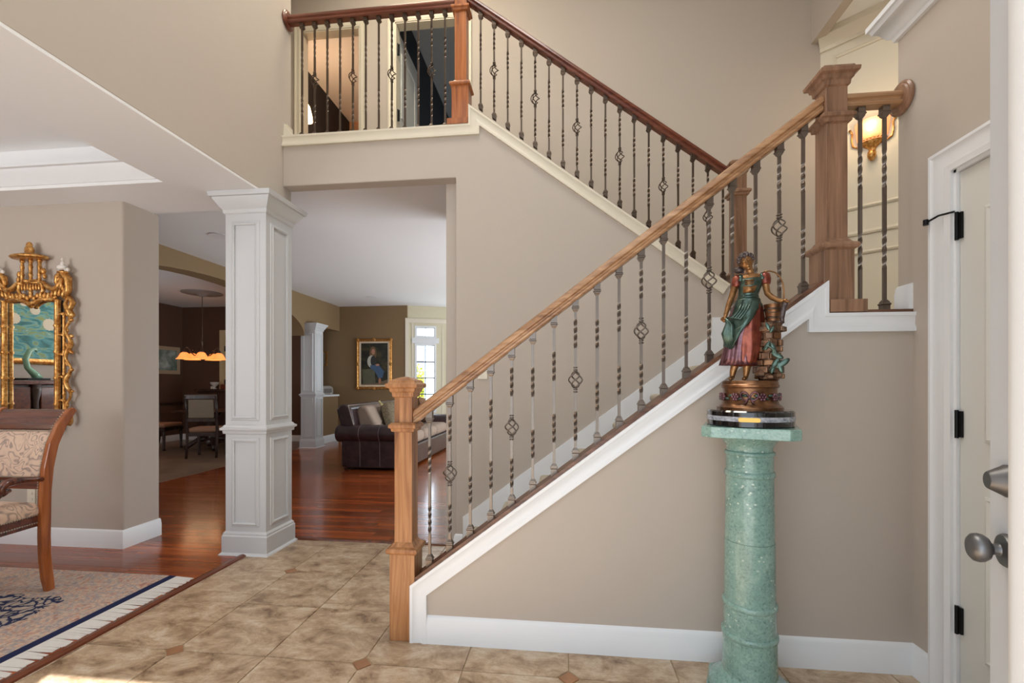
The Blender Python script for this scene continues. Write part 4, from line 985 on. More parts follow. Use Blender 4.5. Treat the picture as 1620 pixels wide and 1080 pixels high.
def back_slab(z0, z1, t0, t1, x=HX - .034, n=8, bulge=0.0):
    rs = []
    for k in range(n + 1):
        z = z0 + (z1 - z0) * k / n; yy = backy(z); bl = bulge * sin(pi * k / n)
        m_ = 8
        rs.append([(-x + 2 * x * i / m_, yy + t0 - bl * sin(pi * i / m_), z) for i in range(m_ + 1)] + [(x - 2 * x * i / m_, yy + t1, z) for i in range(m_ + 1)])
    return MB().loft(rs)
part('backrest', back_slab(.685, .962, -.018, .012, HX - .036, 8, .014), DAMASK, ch, autosm=40)
part('crest_rail', back_slab(.965, 1.085, -.022, .018), MAHOG, ch, bev=.005)
part('lower_rail', back_slab(.615, .68, -.014, .014, HX - .03, 4), MAHOG, ch, bev=.004)
mb = MB()
for k in range(5): mb.ell((-.06 + .03 * k, backy(.645) - .016, .648 + .008 * (k % 2)), (.016, .008, .014), 8, 6)
part('carving', mb, DKWOOD, ch, smooth=True)
seatp = [(-.235, .20), (.235, .20), (.285, -.26), (.2, -.29), (-.2, -.29), (-.285, -.26)]
part('seat_rail', MB().xy(seatp, .40, .465), MAHOG, ch, bev=.006)
rs = []
for (k, z) in ((1.0, .463), (1.02, .485), (1.01, .515), (.95, .538), (.8, .552), (.5, .558)):
    rs.append([(a * k, (b + .05) * k - .05, z) for a, b in seatp])
part('seat_cushion', MB().loft(rs), DAMASK, ch, autosm=60, bev=.012, seg=3)
for sx in (-1, 1):
    part('front_leg', MB().tube([(sx * .25, -.25, .41), (sx * .25, -.25, .34), (sx * .252, -.252, .2), (sx * .255, -.255, .06), (sx * .256, -.26, 0)], [.028, .03, .024, .018, .022], 12), MAHOG, ch, smooth=True)
    ar = [(sx * .245, backy(.69) - .012, .675), (sx * .262, .14, .69), (sx * .275, .06, .70), (sx * .28, .0, .695), (sx * .28, -.03, .67), (sx * .278, -.01, .645), (sx * .276, .02, .655)]
    part('armrest', MB().tube(ar, [.017, .019, .024, .027, .026, .022, .012], 12, flat=.85).tube([(sx * .278, -.0, .665), (sx * .276, -.05, .62), (sx * .272, -.1, .55), (sx * .268, -.15, .44)], [.018, .018, .017, .02], 12), MAHOG, ch, smooth=True)
mb = MB()
for sx in (-1, 1):
    for k in range(44):
        z = .50 + .57 * k / 43; a = backy(z); mb.ell((sx * (HX - .03), a - .03, z), (.0045, .004, .0045), 6, 4)
for k in range(40):
    x = -.22 + .44 * k / 39
    for z in (.958, .69): mb.ell((x, backy(z) - .024, z), (.0042, .004, .0042), 6, 4)
for k in range(34):
    f = k / 33; y_ = .19 - .44 * f; x = .237 + .05 * f
    for sx in (-1, 1):
        for z in (.425, .47): mb.ell((sx * (x + .003), y_, z), (.004, .005, .005), 6, 4)
part('nailheads', mb, NAIL, ch, kind='stuff')

# ------------------------------------------------------------------ gilt mirror
MY = 3.075; MX = -4.08
mir = thing('gilt_mirror', 'gilded pagoda-topped carved mirror hanging on the dining wall', 'mirror', (MX, 3.11, 1.0)); 
def G(dx, z, y=MY): return (MX + dx, y, z)
gx = .215
part('mirror_glass', MB().box(MX - gx, MX + gx, 3.092, 3.10, .92, 1.885), MIRR, mir)
part('backing', MB().box(MX - gx - .02, MX + gx + .02, 3.101, 3.115, .9, 1.9), DKWOOD, mir)
def bamboo(mb, dx, z0, z1, r, n=4):
    pts, rs = [], []
    for k in range(n + 1):
        z = z0 + (z1 - z0) * k / n
        if k: pts.append(G(dx, z - .012)); rs.append(r)
        pts.append(G(dx, z)); rs.append(r * 1.35)
        if k < n: pts.append(G(dx, z + .012)); rs.append(r)
    mb.tube(pts, rs, 10)
for sx in (-1, 1):
    mb = MB(); bamboo(mb, sx * (gx + .018), .9, 1.9, .020, 5); part('post', mb, GOLD, mir, smooth=True)
    mb = MB(); bamboo(mb, sx * (gx + .075), 1.02, 1.8, .010, 5)
    for z in (1.12, 1.3, 1.47, 1.62, 1.78): mb.tube([G(sx * (gx + .02), z), G(sx * (gx + .05), z + .012), G(sx * (gx + .09), z)], [.012, .010, .012], 8)
    part('lattice', mb, GOLD, mir, smooth=True)
    v = []
    for k in range(34):
        z = .94 + .98 * k / 33; v.append(G(sx * (gx + .118 + .022 * sin(k * .95)), z, MY - .006 + .008 * cos(k * .95)))
    mb = MB().tube(v, [.013 + .005 * sin(k * .7) for k in range(34)], 8)
    for k, z in enumerate((1.05, 1.2, 1.36, 1.5, 1.62, 1.74, 1.88)):
        mb.ell(G(sx * (gx + .135), z), (.026, .012, .014), 8, 6, Matrix.Rotation(sx * (.6 - .4 * (k % 3)), 3, 'Y')); mb.ell(G(sx * (gx + .10), z + .05), (.012, .010, .026), 8, 6, Matrix.Rotation(-sx * .5, 3, 'Y'))
    part('vine_carving', mb, GOLD, mir, smooth=True)
    # shoulder scroll carrying a little figure
    mb = MB().tube([G(sx * .30, 1.90), G(sx * .33, 1.98), G(sx * .325, 2.06), G(sx * .28, 2.10), G(sx * .235, 2.075), G(sx * .225, 2.03), G(sx * .25, 2.0)], [.016, .022, .026, .026, .022, .016, .010], 10)
    mb.tube([G(sx * .06, 2.02), G(sx * .11, 2.035), G(sx * .16, 1.99), G(sx * .21, 1.975), G(sx * .25, 2.01), G(sx * .28, 2.06)], [.012, .016, .020, .022, .02, .014], 10)
    mb.tube([G(sx * .335, 1.92), G(sx * .365, 1.87), G(sx * .34, 1.82), G(sx * .365, 1.78), G(sx * .33, 1.74)], [.014, .02, .016, .018, .01], 8)
    for k in range(7): mb.ell(G(sx * (.09 + .032 * k), 1.96 - .012 * sin(k) - .02), (.013, .012, .032), 8, 6, Matrix.Rotation(sx * .25, 3, 'Y'))
    for k in range(6): mb.ell(G(sx * (.24 + .014 * k), 2.05 - .022 * k), (.012, .012, .028), 8, 6, Matrix.Rotation(sx * (.7 - .2 * k), 3, 'Y'))
    part('scroll', mb, GOLD, mir, smooth=True)
    part('shelf_bracket', MB().lathe([(.008, 2.08), (.03, 2.095), (.046, 2.105), (.042, 2.112)], (MX + sx * .285, MY - .005), 14, sq=.6), GOLD, mir, smooth=True)
mb = MB().tube([G(-.2, 1.9), G(-.1, 1.905), G(-.03, 1.88), G(0, 1.862), G(.03, 1.88), G(.1, 1.905), G(.2, 1.9)], [.018, .016, .018, .026, .018, .016, .018], 10)
for k in range(15): mb.ell(G(-.21 + .03 * k, 1.915 + .018 * (k % 2)), (.017, .013, .022), 8, 6, Matrix.Rotation((k - 7) * .12, 3, 'Y'))
for k in range(5): mb.ell(G(-.012 + .006 * k, 1.875 - .004 * k), (.012, .012, .02), 8, 6)
part('crest_carving', mb, GOLD, mir, smooth=True)
mb = MB()
for sx in (-1, 1): mb.tube([G(sx * .0, 2.045), G(sx * .06, 2.05), G(sx * .10, 2.02), G(sx * .11, 1.975), G(sx * .085, 1.94), G(sx * .05, 1.945)], [.012, .014, .014, .013, .011, .007], 10)
mb.tube([G(-.125, 2.035), G(.125, 2.035)], [.009, .009], 8)
for k in range(7): mb.ell(G(-.075 + .025 * k, 2.0), (.009, .010, .028), 8, 6)
for k in range(3): mb.ell(G(0, 1.93 + .028 * k), (.016, .013, .022), 8, 6)
part('pagoda_apron', mb, GOLD, mir, smooth=True)
for dx in (-.075, 0, .078):
    mb = MB(); bamboo(mb, dx, 2.035, 2.215, .011, 3); mb.ell(G(dx, 2.2), (.02, .015, .012), 8, 6)
    part('pagoda_post', mb, GOLD, mir, smooth=True)
mb = MB()
for dx, z in ((-.1, 2.10), (.11, 2.12)): mb.ell(G(dx, z), (.02, .014, .026), 8, 6).ell(G(dx * 1.1, z - .04), (.014, .012, .02), 8, 6)
part('leaf', mb, GOLD, mir, smooth=True)
part('pagoda_roof', MB().lathe([(.135, 2.215), (.150, 2.226), (.14, 2.236), (.1, 2.245), (.055, 2.256), (.035, 2.262), (.038, 2.285), (.033, 2.305), (.022, 2.312), (.027, 2.325), (.016, 2.342), (.002, 2.347)], (MX, MY - .01), 20, sq=.55), GOLD, mir, smooth=True)
for sx, lab in ((1, 'small white porcelain rider figurine on the right bracket of the gilt mirror'), (-1, 'white porcelain figurine on the left bracket of the gilt mirror, cut by frame')):
    c = MX + sx * .285; f = thing('figurine', lab, 'figurine', (c, MY - .005, 2.112), group='porcelain figurines on the gilt mirror')
    part('animal', MB().tube([(c - .04, MY - .005, 2.135), (c - .03, MY - .005, 2.142), (c, MY - .005, 2.145), (c + .03, MY - .005, 2.138)], [.012, .02, .021, .014], 10).ell((c + .043, MY - .005, 2.125), (.014, .012, .016), 8, 6)
         .tube([(c - .03, MY - .005, 2.135), (c - .032, MY - .005, 2.113)], .007, 6).tube([(c + .022, MY - .005, 2.13), (c + .024, MY - .005, 2.113)], .007, 6), WHITEC, f, smooth=True)
    part('rider', MB().tube([(c, MY - .005, 2.155), (c, MY - .005, 2.175), (c + .002, MY - .005, 2.19)], [.016, .014, .008], 10).ell((c, MY - .005, 2.203), (.0115, .0115, .013), 10, 8), WHITEC, f, smooth=True)

# what the mirror shows: peacock-coloured painting and dark sideboard on the far dining wall
def paint_mat():
    m, nt, b = base_mat('teal_painting', .6); N = nt.nodes.new; L = nt.links.new
    tc = N('ShaderNodeTexCoord'); no = N('ShaderNodeTexNoise'); no.inputs['Scale'].default_value = 5; no.inputs['Detail'].default_value = 7; no.inputs['Distortion'].default_value = 1.5
    mp = N('ShaderNodeMapping'); mp.inputs['Rotation'].default_value = (.7, 0, 0); mp.inputs['Scale'].default_value = (1, 1, 2.2); L(tc.outputs['Object'], mp.inputs[0]); L(mp.outputs[0], no.inputs['Vector'])
    cr = N('ShaderNodeValToRGB'); e = cr.color_ramp.elements
    e[0].position, e[0].color = .3, srgb(40, 96, 92); e[1].position, e[1].color = .75, srgb(204, 214, 178)
    for p, c in ((.43, srgb(74, 142, 146)), (.5, srgb(118, 172, 168)), (.56, srgb(150, 160, 84)), (.62, srgb(88, 150, 150))): q = e.new(p); q.color = c
    L(no.outputs['Fac'], cr.inputs[0]); L(cr.outputs['Color'], b.inputs['Base Color']); return m
WPX = -6.6
pf = thing('framed_painting', 'teal garden painting with white flowers, seen reflected in the gilt mirror', 'painting', (WPX + .03, 1.2, 1.5))
part('canvas', MB().box(WPX + .01, WPX + .02, .62, 1.86, 1.57, 2.42), paint_mat(), pf)
part('frame', MB().mould([(.62, 1.57), (1.86, 1.57), (1.86, 2.42), (.62, 2.42)], [(0, .008), (.0, .03), (-.03, .03), (-.035, .022), (-.05, .045), (-.07, .03), (-.07, .0), (0, 0)], lambda u, v, t: (WPX + t, u, v), True), GOLD, pf)
FLW = plain('cream_petals', srgb(226, 214, 190), .7)
for (yy, zz, r) in ((1.40, 2.05, .07), (1.18, 2.18, .06), (1.62, 2.02, .06), (1.02, 2.02, .08), (1.3, 2.26, .05)):
    part('flower', MB().loft([[(WPX + .0205 + q, yy + (r * (1 if k % 2 else .9)) * cos(2*pi*k/28), zz + (r * (1 if k % 2 else .9)) * sin(2*pi*k/28)) for k in range(28)] for q in (0, .002)]), FLW, pf)
sbx = -6.1
sd = thing('sideboard', 'dark carved wooden sideboard seen reflected in the gilt mirror', 'sideboard', (-6.34, 1.2, 0))
part('body', MB().box(-6.58, sbx, .3, 2.2, .1, 1.25).box(-6.56, sbx + .02, .25, 2.25, 0, .1), DKWOOD, sd, bev=.01)
part('top', MB().box(-6.59, sbx + .05, .24, 2.26, 1.25, 1.30), MAHOG, sd, bev=.012)
for k, (a, b_) in enumerate(((.35, .9), (1.0, 1.5), (1.6, 2.15))):
    for z in (.95, .62, .28): part('drawer', MB().box(sbx, sbx + .022, a, b_, z, z + .27), MAHOG, sd, bev=.008)
for yy in (.95, 1.55): part('pilaster', MB().lathe([(.04, .1), (.05, .16), (.03, .22), (.045, .6), (.03, 1.05), (.055, 1.18), (.05, 1.25)], (sbx + .01, yy), 14), DKWOOD, sd, smooth=True)
gs = thing('glass_sculpture', 'pale green curved sculpture on the sideboard, reflected in the mirror', 'sculpture', (-6.3, 1.42, 1.3))
part('base', MB().box(-6.4, -6.2, 1.3, 1.54, 1.301, 1.325), BLACK, gs, bev=.004)
part('figure', MB().tube([(-6.3, 1.36, 1.32), (-6.3, 1.40, 1.38), (-6.3, 1.47, 1.45), (-6.3, 1.49, 1.55), (-6.3, 1.45, 1.65), (-6.3, 1.39, 1.68), (-6.3, 1.37, 1.64)], [.05, .04, .03, .03, .026, .02, .01], 10), plain('celadon_glass', srgb(140, 186, 160), .15, 0, .5), gs, smooth=True)

# ------------------------------------------------------------------ great room: sofa
PIPING = plain('leather_piping', srgb(92, 74, 74), .4)
sf = thing('sofa', 'dark brown leather roll-arm sofa with taupe cushions, facing right in the great room', 'sofa', (-2.75, 7.5, 0))
X0, X1, Y0, Y1 = -3.30, -2.27, 6.32, 9.0
part('base', MB().box(X0 + .1, X1 + .04, Y0 + .1, Y1 - .1, .035, .33), LEATH, sf, bev=.02)
def arm_prof():
    return [(X0 + .14, .09), (X0 + .10, .36), (X0 + .02, .42), (X0, .5), (X0 + .03, .6), (X0 + .12, .655), (X1 - .1, .65), (X1 + .02, .60), (X1 + .05, .5), (X1, .42), (X1 - .02, .36), (X1 - .02, .09)]
for (a, b_) in ((Y0, Y0 + .24), (Y1 - .24, Y1)):
    # roll arm: scroll section in y-z run along x
    c = (a + b_) / 2
    lowp = [(c - .095, .035), (c - .105, .44), (c + .10, .44), (c + .10, .035)]
    roll = [(c - .02 + .145 * cos(t), .53 + .13 * sin(t)) for t in [2*pi*k/20 for k in range(20)]]
    o = part('arm', MB().prism(lowp, lambda a_, b2, t: (t if b2 > .2 or t > -2.8 else t + .05, a_, b2), X0 + .10, X1 - .01).yz(roll, X0 + .0, X1 + .02), LEATH, sf, autosm=50, bev=.012)
    for x in (X0 + .36, X0 + .66):
      mb = MB().tube([(x, q[0] - .002 * 0, q[1]) for q in [(c - .098, .06), (c - .107, .40)] + [(c - .02 + .147 * cos(t), .53 + .132 * sin(t)) for t in [radians(222 - 26 * k) for k in range(7)]]], .005, 6)
      part('seam', mb, PIPING, o)
bk = part('back', MB().xz([(X0 + .05, .035), (X0 + .05, .6), (X0 - .03, .88), (X0 + .02, .95), (X0 + .10, .96), (X0 + .2, .9), (X0 + .28, .5), (X0 + .28, .035)], Y0 + .06, Y1 - .06), LEATH, sf, bev=.03, seg=3)
mb = MB()
for k in range(60): mb.ell((X0 + .135, Y0 + .12 + (Y1 - Y0 - .24) * k / 59, .938), (.009, .009, .009), 6, 4)
for k in range(16): mb.ell((X0 + .16 + .006 * k, Y0 + .065, .93 - .02 * k), (.009, .009, .009), 6, 4)
part('nailheads', mb, NAIL, bk, kind='stuff')
def cushion(name, x0, x1, y0, y1, z0, z1, m, parent, rot=None, label=None):
    o = part(name, MB().box(x0, x1, y0, y1, z0, z1), m, parent, smooth=True, label=label)
    bv = o.modifiers.new('b', 'BEVEL'); bv.width = min(x1 - x0, y1 - y0, z1 - z0) * .42; bv.segments = 4
    return o
for k in range(3):
    y = Y0 + .24 + k * .735
    cushion('seat_cushion', X0 + .28, X1 + .02, y, y + .73, .33, .52, TAUPE, sf)
    o = cushion('back_cushion', -.12, .12, y - 7.5 , y + .72 - 7.5, -.23, .23, TAUPE, sf) if False else part('back_cushion', MB().xz([(X0 + .26, .5), (X0 + .18, .86), (X0 + .26, .94), (X0 + .36, .92), (X0 + .50, .68), (X0 + .50, .5)], y, y + .72), TAUPE, sf, bev=.06, seg=4)
for (x, y) in ((X0 + .15, Y0 + .06), (X1 - .06, Y0 + .06), (X1 - .06, Y1 - .06)): part('foot', MB().sq([(.03, 0), (.04, .04)], (x, y)), DKWOOD, sf)
def pillow(label, c, size, rz, ry, m, tassel=False):
    t = thing('throw_pillow', label, 'pillow', c, rz, local=True)
    n = 10; rs = []
    top, bot = [], []
    vs, fs = [], []
    for sgn in (1, -1):
        for i in range(n + 1):
            for j in range(n + 1):
                u, v = -1 + 2 * i / n, -1 + 2 * j / n
                th = size * .22 * ((1 - u**4) * (1 - v**4)) ** .5
                vs.append(Vector((sgn * th, u * size / 2 * (1 - .08 * v * v), v * size / 2 * (1 - .08 * u * u))))
    M = Matrix.Rotation(ry, 3, 'Y') 
    vs = [M @ q for q in vs]
    for s0 in (0, (n + 1) ** 2):
        for i in range(n):
            for j in range(n): a = s0 + i * (n + 1) + j; fs.append((a, a + 1, a + n + 2, a + n + 1))
    part('cover', MB().add(vs, fs), m, t, smooth=True)
    if tassel: part('tassel', MB().ell(M @ Vector((0, -size * .48, size * .5)), (.018, .018, .02), 8, 6).tube([M @ Vector((0, -size * .48, size * .48)), M @ Vector((.03, -size * .46, size * .36))], [.012, .022], 8), plain('gold_tassel', srgb(196, 182, 130), .8), t)
    return t
pillow('olive brocade throw pillow with pale tassel leaning on the sofa back', (X0 + .62, 7.02, .77), .46, radians(-28), radians(-24), OLIVE, True)
pillow('plain taupe throw pillow behind the olive one on the sofa', (X0 + .58, 7.5, .78), .46, radians(10), radians(-20), plain('brown_velvet', srgb(120, 100, 88), .8))
pillow('brown striped pillow at the far end of the sofa', (X0 + .64, 8.45, .78), .5, radians(15), radians(-18), STRIPE)

# ------------------------------------------------------------------ great room: framed portrait (generic stand-in), lamp of the ledge, recessed lights
YPW = 9.75
pt = thing('framed_portrait', 'gilt-framed dark painting with a pale and blue figure on the brown wall', 'painting', (-4.175, YPW - .03, 1.12))
x0, x1, z0, z1 = -4.56, -3.79, 1.165, 2.245
part('canvas', MB().box(x0 + .07, x1 - .07, YPW - .022, YPW - .012, z0 + .07, z1 - .07), ramp_mat('dark_landscape_paint', [(.3, srgb(22, 26, 22)), (.5, srgb(44, 44, 34)), (.72, srgb(92, 80, 48))], (1, 1, 1.5), 3.2, 6, .8, .6), pt)
part('liner', MB().mould([(x0 + .035, z0 + .035), (x1 - .035, z0 + .035), (x1 - .035, z1 - .035), (x0 + .035, z1 - .035)], [(0, 0), (0, .028), (.04, .024), (.04, 0)], lambda u, v, t: (u, YPW - t, v), True), plain('linen_liner', srgb(222, 204, 180), .8), pt)
part('frame', MB().mould([(x0, z0), (x1, z0), (x1, z1), (x0, z1)], [(-.02, 0), (-.02, .03), (-.005, .05), (.015, .035), (.03, .045), (.038, .028), (.038, 0)], lambda u, v, t: (u, YPW - t, v), True), GOLD, pt)
mb = MB()
for (a, b_) in ((x0, z0), (x1, z0), (x0, z1), (x1, z1), ((x0 + x1)/2, z1), ((x0 + x1)/2, z0), (x0, (z0 + z1)/2), (x1, (z0 + z1)/2)): mb.ell((a, YPW - .045, b_), (.04, .014, .04), 8, 6)
part('frame_ornament', mb, GOLD, pt, smooth=True)
def patch(pts, col, d):
    part('paint_patch', MB().xz([(x0 + .07 + a * (x1 - x0 - .14), z1 - .07 - b_ * (z1 - z0 - .14)) for a, b_ in pts], YPW - .0222 - d, YPW - .0222 - d + .0006), plain('paint_patch', col, .6, var=.2, scale=9), pt)
def blob(cx, cy, rx, ry, n=14, rot=0): return [(cx + rx * cos(2*pi*k/n) * cos(rot) - ry * sin(2*pi*k/n) * sin(rot), cy + rx * cos(2*pi*k/n) * sin(rot) * .7 + ry * sin(2*pi*k/n) * cos(rot)) for k in range(n)]
patch([(.05, .63), (.5, .6), (.55, .97), (.08, .97)], srgb(96, 96, 76), .0004)
patch([(.0, .97), (.0, 1.0), (1, 1), (1, .86), (.6, .95)], srgb(120, 100, 76), .0006)
patch(blob(.45, .25, .13, .17), srgb(112, 88, 60), .0008)
patch(blob(.40, .44, .16, .15), srgb(196, 196, 184), .001)
patch(blob(.46, .43, .10, .13), srgb(52, 52, 52), .0013)
patch(blob(.46, .21, .065, .068), srgb(184, 132, 104), .0016)
patch([(.34, .53), (.66, .52), (.86, .68), (.8, .82), (.66, .84), (.58, .74), (.5, .66), (.36, .6)], srgb(70, 96, 128), .0014)
patch(blob(.62, .52, .07, .025), srgb(190, 140, 112), .0018)
patch(blob(.70, .90, .05, .07), srgb(170, 118, 90), .0016)
fr = thing('small_picture_frame', 'sliver of a small gilt frame on the brown wall behind the far column', 'picture frame', (-5.4, YPW - .02, 1.66))
part('frame', MB().mould([(-5.56, 1.67), (-5.29, 1.67), (-5.29, 2.0), (-5.56, 2.0)], [(0, 0), (0, .02), (.03, .02), (.03, 0)], lambda u, v, t: (u, YPW - t, v), True), GOLD, fr)
part('picture', MB().box(-5.55, -5.30, YPW - .01, YPW - .004, 1.68, 1.99), plain('sepia_print', srgb(160, 140, 110), .7, var=.3, scale=12), fr)
rd = thing('radio', 'grey rounded table radio on the half wall ledge', 'radio', (-5.15, 9.3, 1.03))
part('body', MB().prism([(-.24, 0), (-.24, .12), (-.2, .17), (-.1, .19), (.1, .19), (.2, .17), (.24, .12), (.24, 0)], lambda a, b_, t: (-5.15 + t, 9.35 + a, 1.031 + b_), -.09, .09), plain('grey_plastic', srgb(150, 146, 140), .5), rd, bev=.015)
part('grille', MB().box(-5.058, -5.054, 9.2, 9.5, 1.07, 1.16), plain('dark_grille', srgb(110, 106, 102), .7), rd); part('dial', MB().lathe([(.02, 0), (.02, .012)], n=14, mp=lambda a, b_, c: (-5.056 + c, 9.46 + a, 1.055 + b_)), IVORY, rd)
def recessed(label, c, r):
    t = thing('recessed_light', label, 'ceiling light', c)
    part('trim_ring', MB().lathe([(r, c[2] - .004), (r, c[2] - .001), (r * .75, c[2] - .001), (r * .75, c[2] - .006), (r * .95, c[2] - .008)], c[:2], 24), WHITE, t); part('lens', MB().lathe([(r * .74, c[2] - .003), (r * .74, c[2] - .001)], c[:2], 24), plain('frosted_lens', srgb(205, 203, 200), .4), t)
recessed('round recessed ceiling light in front of the portrait wall', (-3.815, 8.76, 3.0), .11)
recessed('round recessed ceiling light beside the large column', (-4.02, 4.92, 3.0), .1)

# ------------------------------------------------------------------ breakfast room
gl = point('breakfast_chandelier_light', (-6.84, 7.97, 1.60), 4.5, (1, .72, .42), .3)
cl = thing('chandelier', 'dark bronze chandelier with lit amber bell shades in the breakfast room', 'chandelier', (-6.84, 7.97, 2.99))
cx, cy = -6.84, 7.97
part('ceiling_medallion', MB().lathe([(.34, 2.999), (.34, 2.985), (.30, 2.975), (.1, 2.965), (.06, 2.93), (.01, 2.925)], (cx, cy), 32), plain('grey_plaster', srgb(150, 148, 146), .7), cl, autosm=40)
part('chain', MB().tube([(cx, cy, 2.93), (cx, cy, 2.1)], .006, 6), IROND, cl)
part('stem', MB().lathe([(.006, 2.12), (.025, 2.08), (.012, 2.02), (.012, 1.95), (.035, 1.9), (.03, 1.84), (.012, 1.8), (.02, 1.76), (.002, 1.73)], (cx, cy), 12), IROND, cl, smooth=True)
SHD, _n, _b = base_mat('lit_amber_bell', .4); _b.inputs['Base Color'].default_value = srgb(250, 180, 110); _b.inputs['Emission Color'].default_value = srgb(255, 140, 66); _b.inputs['Emission Strength'].default_value = 1.15
for k in range(5):
    a = 2 * pi * k / 5 + .35; ux, uy = cos(a), sin(a)
    ar = part('arm', MB().tube([(cx + ux * r, cy + uy * r, z) for r, z in ((.02, 1.86), (.07, 1.80), (.13, 1.80), (.19, 1.86), (.22, 1.93), (.26, 1.95), (.285, 1.91), (.285, 1.86))], .010, 7), IROND, cl, smooth=True)
    part('socket', MB().lathe([(.03, 1.84), (.034, 1.87), (.012, 1.90)], (cx + ux * .285, cy + uy * .285), 12), IROND, ar)
    o = part('shade', MB().loft([[(cx + ux * .285 + r * cos(t), cy + uy * .285 + r * sin(t), z) for t in [2*pi*i/18 for i in range(18)]] for r, z in ((.035, 1.85), (.06, 1.835), (.085, 1.79), (.105, 1.75), (.14, 1.725))], cap=False), SHD, cl, smooth=True)
    part('bulb', MB().ell((cx + ux * .285, cy + uy * .285, 1.79), (.035, .035, .045), 10, 8), BULB, o)
def side_chair(label, loc, rz, grp):
    t = thing('breakfast_chair', label, 'chair', loc, rz, grp, local=True)
    part('seat_cushion', MB().box(-.24, .24, -.24, .22, .43, .51), plain('rust_chenille', srgb(150, 112, 88), .9, var=.12, scale=40), t, bev=.035, seg=3)
    part('seat_frame', MB().box(-.245, .245, -.245, .235, .37, .43), DKWOOD, t, bev=.006)
    for sx in (-1, 1):
        part('leg', MB().tube([(sx * .215, -.215, .38), (sx * .215, -.215, .3), (sx * .215, -.215, .05), (sx * .215, -.22, 0)], [.026, .028, .02, .026], 10), DKWOOD, t, smooth=True)
        part('stile', MB().tube([(sx * .225, .26, 0), (sx * .225, .225, .25), (sx * .225, .22, .45), (sx * .225, .24, .8), (sx * .225, .29, 1.06)], [.02, .022, .024, .022, .02], 8), DKWOOD, t, smooth=True)
    part('crest_rail', MB().box(-.245, .245, .255, .30, 1.0, 1.08), DKWOOD, t, bev=.01)
    part('backrest', MB().box(-.19, .19, .235, .285, .68, 1.0), plain('taupe_back_fabric', srgb(132, 118, 100), .9, var=.14, scale=50), t, bev=.015)
    part('lower_rail', MB().box(-.21, .21, .232, .262, .62, .67), DKWOOD, t, bev=.005)
    return t
side_chair('dark wood chair with taupe padded back nearest the breakfast table', (-6.18, 7.32, 0), radians(12 + 180 + 0) if False else radians(200), 'chairs around the breakfast table')
side_chair('dark wood chair with rust seat cut off by the dining wall', (-7.72, 8.0, 0), radians(95), 'chairs around the breakfast table')
bt = thing('breakfast_table', 'dark pedestal breakfast table with glass top below the chandelier', 'table', (-6.75, 8.1, 0))
part('table_top', MB().lathe([(.62, .735), (.63, .745), (.62, .755)], (-6.75, 8.1), 40), DKWOOD, bt, autosm=30)
part('pedestal', MB().lathe([(.2, .12), (.1, .2), (.07, .3), (.13, .45), (.08, .6), (.2, .735)], (-6.75, 8.1), 20), DKWOOD, bt, smooth=True)
for k in range(4):
    a = pi / 4 + pi / 2 * k; part('foot', MB().tube([(-6.75 + cos(a) * r, 8.1 + sin(a) * r, z) for r, z in ((.08, .2), (.22, .2), (.36, .1), (.44, .045))], [.05, .045, .04, .045], 10), DKWOOD, bt, smooth=True)
ty = thing('serving_tray', 'reddish wooden tray on the dark buffet behind the breakfast table', 'tray', (-7.1, 9.2, 1.15))
part('tray', MB().box(-7.35, -6.85, 9.05, 9.35, 1.151, 1.25), MAHOG, ty, bev=.01)
gv = thing('glass_dish', 'small clear glass dish beside the tray on the dark buffet', 'dish', (-7.6, 9.2, 1.15))
part('bowl', MB().lathe([(.04, 1.151), (.045, 1.16), (.015, 1.19), (.08, 1.26), (.09, 1.30), (.08, 1.30), (.01, 1.20)], (-7.6, 9.2), 18), plain('pale_glass', srgb(190, 190, 190), .1, 0, .5), gv, smooth=True)
bf = thing('buffet', 'tall dark wooden buffet against the breakfast room end wall', 'cabinet', (-7.2, 9.2, 0))
part('body', MB().box(-7.85, -6.5, 9.0, 9.41, .06, 1.10).box(-7.8, -6.55, 9.03, 9.39, 0, .06), DKWOOD, bf, bev=.008)
part('top', MB().box(-7.9, -6.45, 8.96, 9.42, 1.10, 1.15), DKWOOD, bf, bev=.01)
for k in range(3):
    d_ = part('door', MB().box(-7.82 + .45 * k, -7.42 + .45 * k, 8.982, 9.0, .12, 1.04), DKWOOD, bf, bev=.005)
    part('knob', MB().ell((-7.46 + .45 * k, 8.975, .6), (.012, .012, .012), 8, 6), BRASS, d_)
lp = thing('landscape_picture', 'pale-matted landscape picture on the dark breakfast wall', 'picture', (-8.58, 8.6, 1.5))
a0, b0 = PX(236, 548, -8.58), PX(285, 592, -8.58)
part('picture', MB().box(-8.597, -8.585, a0[1] + .08, b0[1] - .08, 1.56, 2.0), ramp_mat('landscape_print', [(.3, srgb(60, 84, 74)), (.5, srgb(120, 130, 120)), (.7, srgb(180, 184, 176))], (1, 1, 1), 4, 5, .4, .6), lp)
part('frame', MB().mould([(a0[1], 1.48), (b0[1], 1.48), (b0[1], 2.08), (a0[1], 2.08)], [(0, 0), (0, .02), (.09, .012), (.09, 0)], lambda u, v, t: (-8.6 + t, u, v), True), plain('pale_mat_frame', srgb(170, 146, 118), .7), lp)
bd = struct('door_4', MB().box(-7.55, -6.7, 9.42, 9.45, 0, 2.35), plain('tan_door_paint', srgb(196, 172, 128), .5), 'tan door in the breakfast room end wall')
part('casing', MB().mould([(-7.55, 0), (-7.55, 2.35), (-6.7, 2.35), (-6.7, 0)], [(0, 0), (.12, 0), (.12, .025), (0, .02)], lambda u, v, t: (u, 9.45 - t, v)), plain('tan_casing_paint', srgb(206, 186, 146), .5), bd)
for z in (2.05, 1.3, .4): part('hinge', MB().box(-7.54, -7.49, 9.41, 9.42, z - .06, z + .06), BLACK, bd)
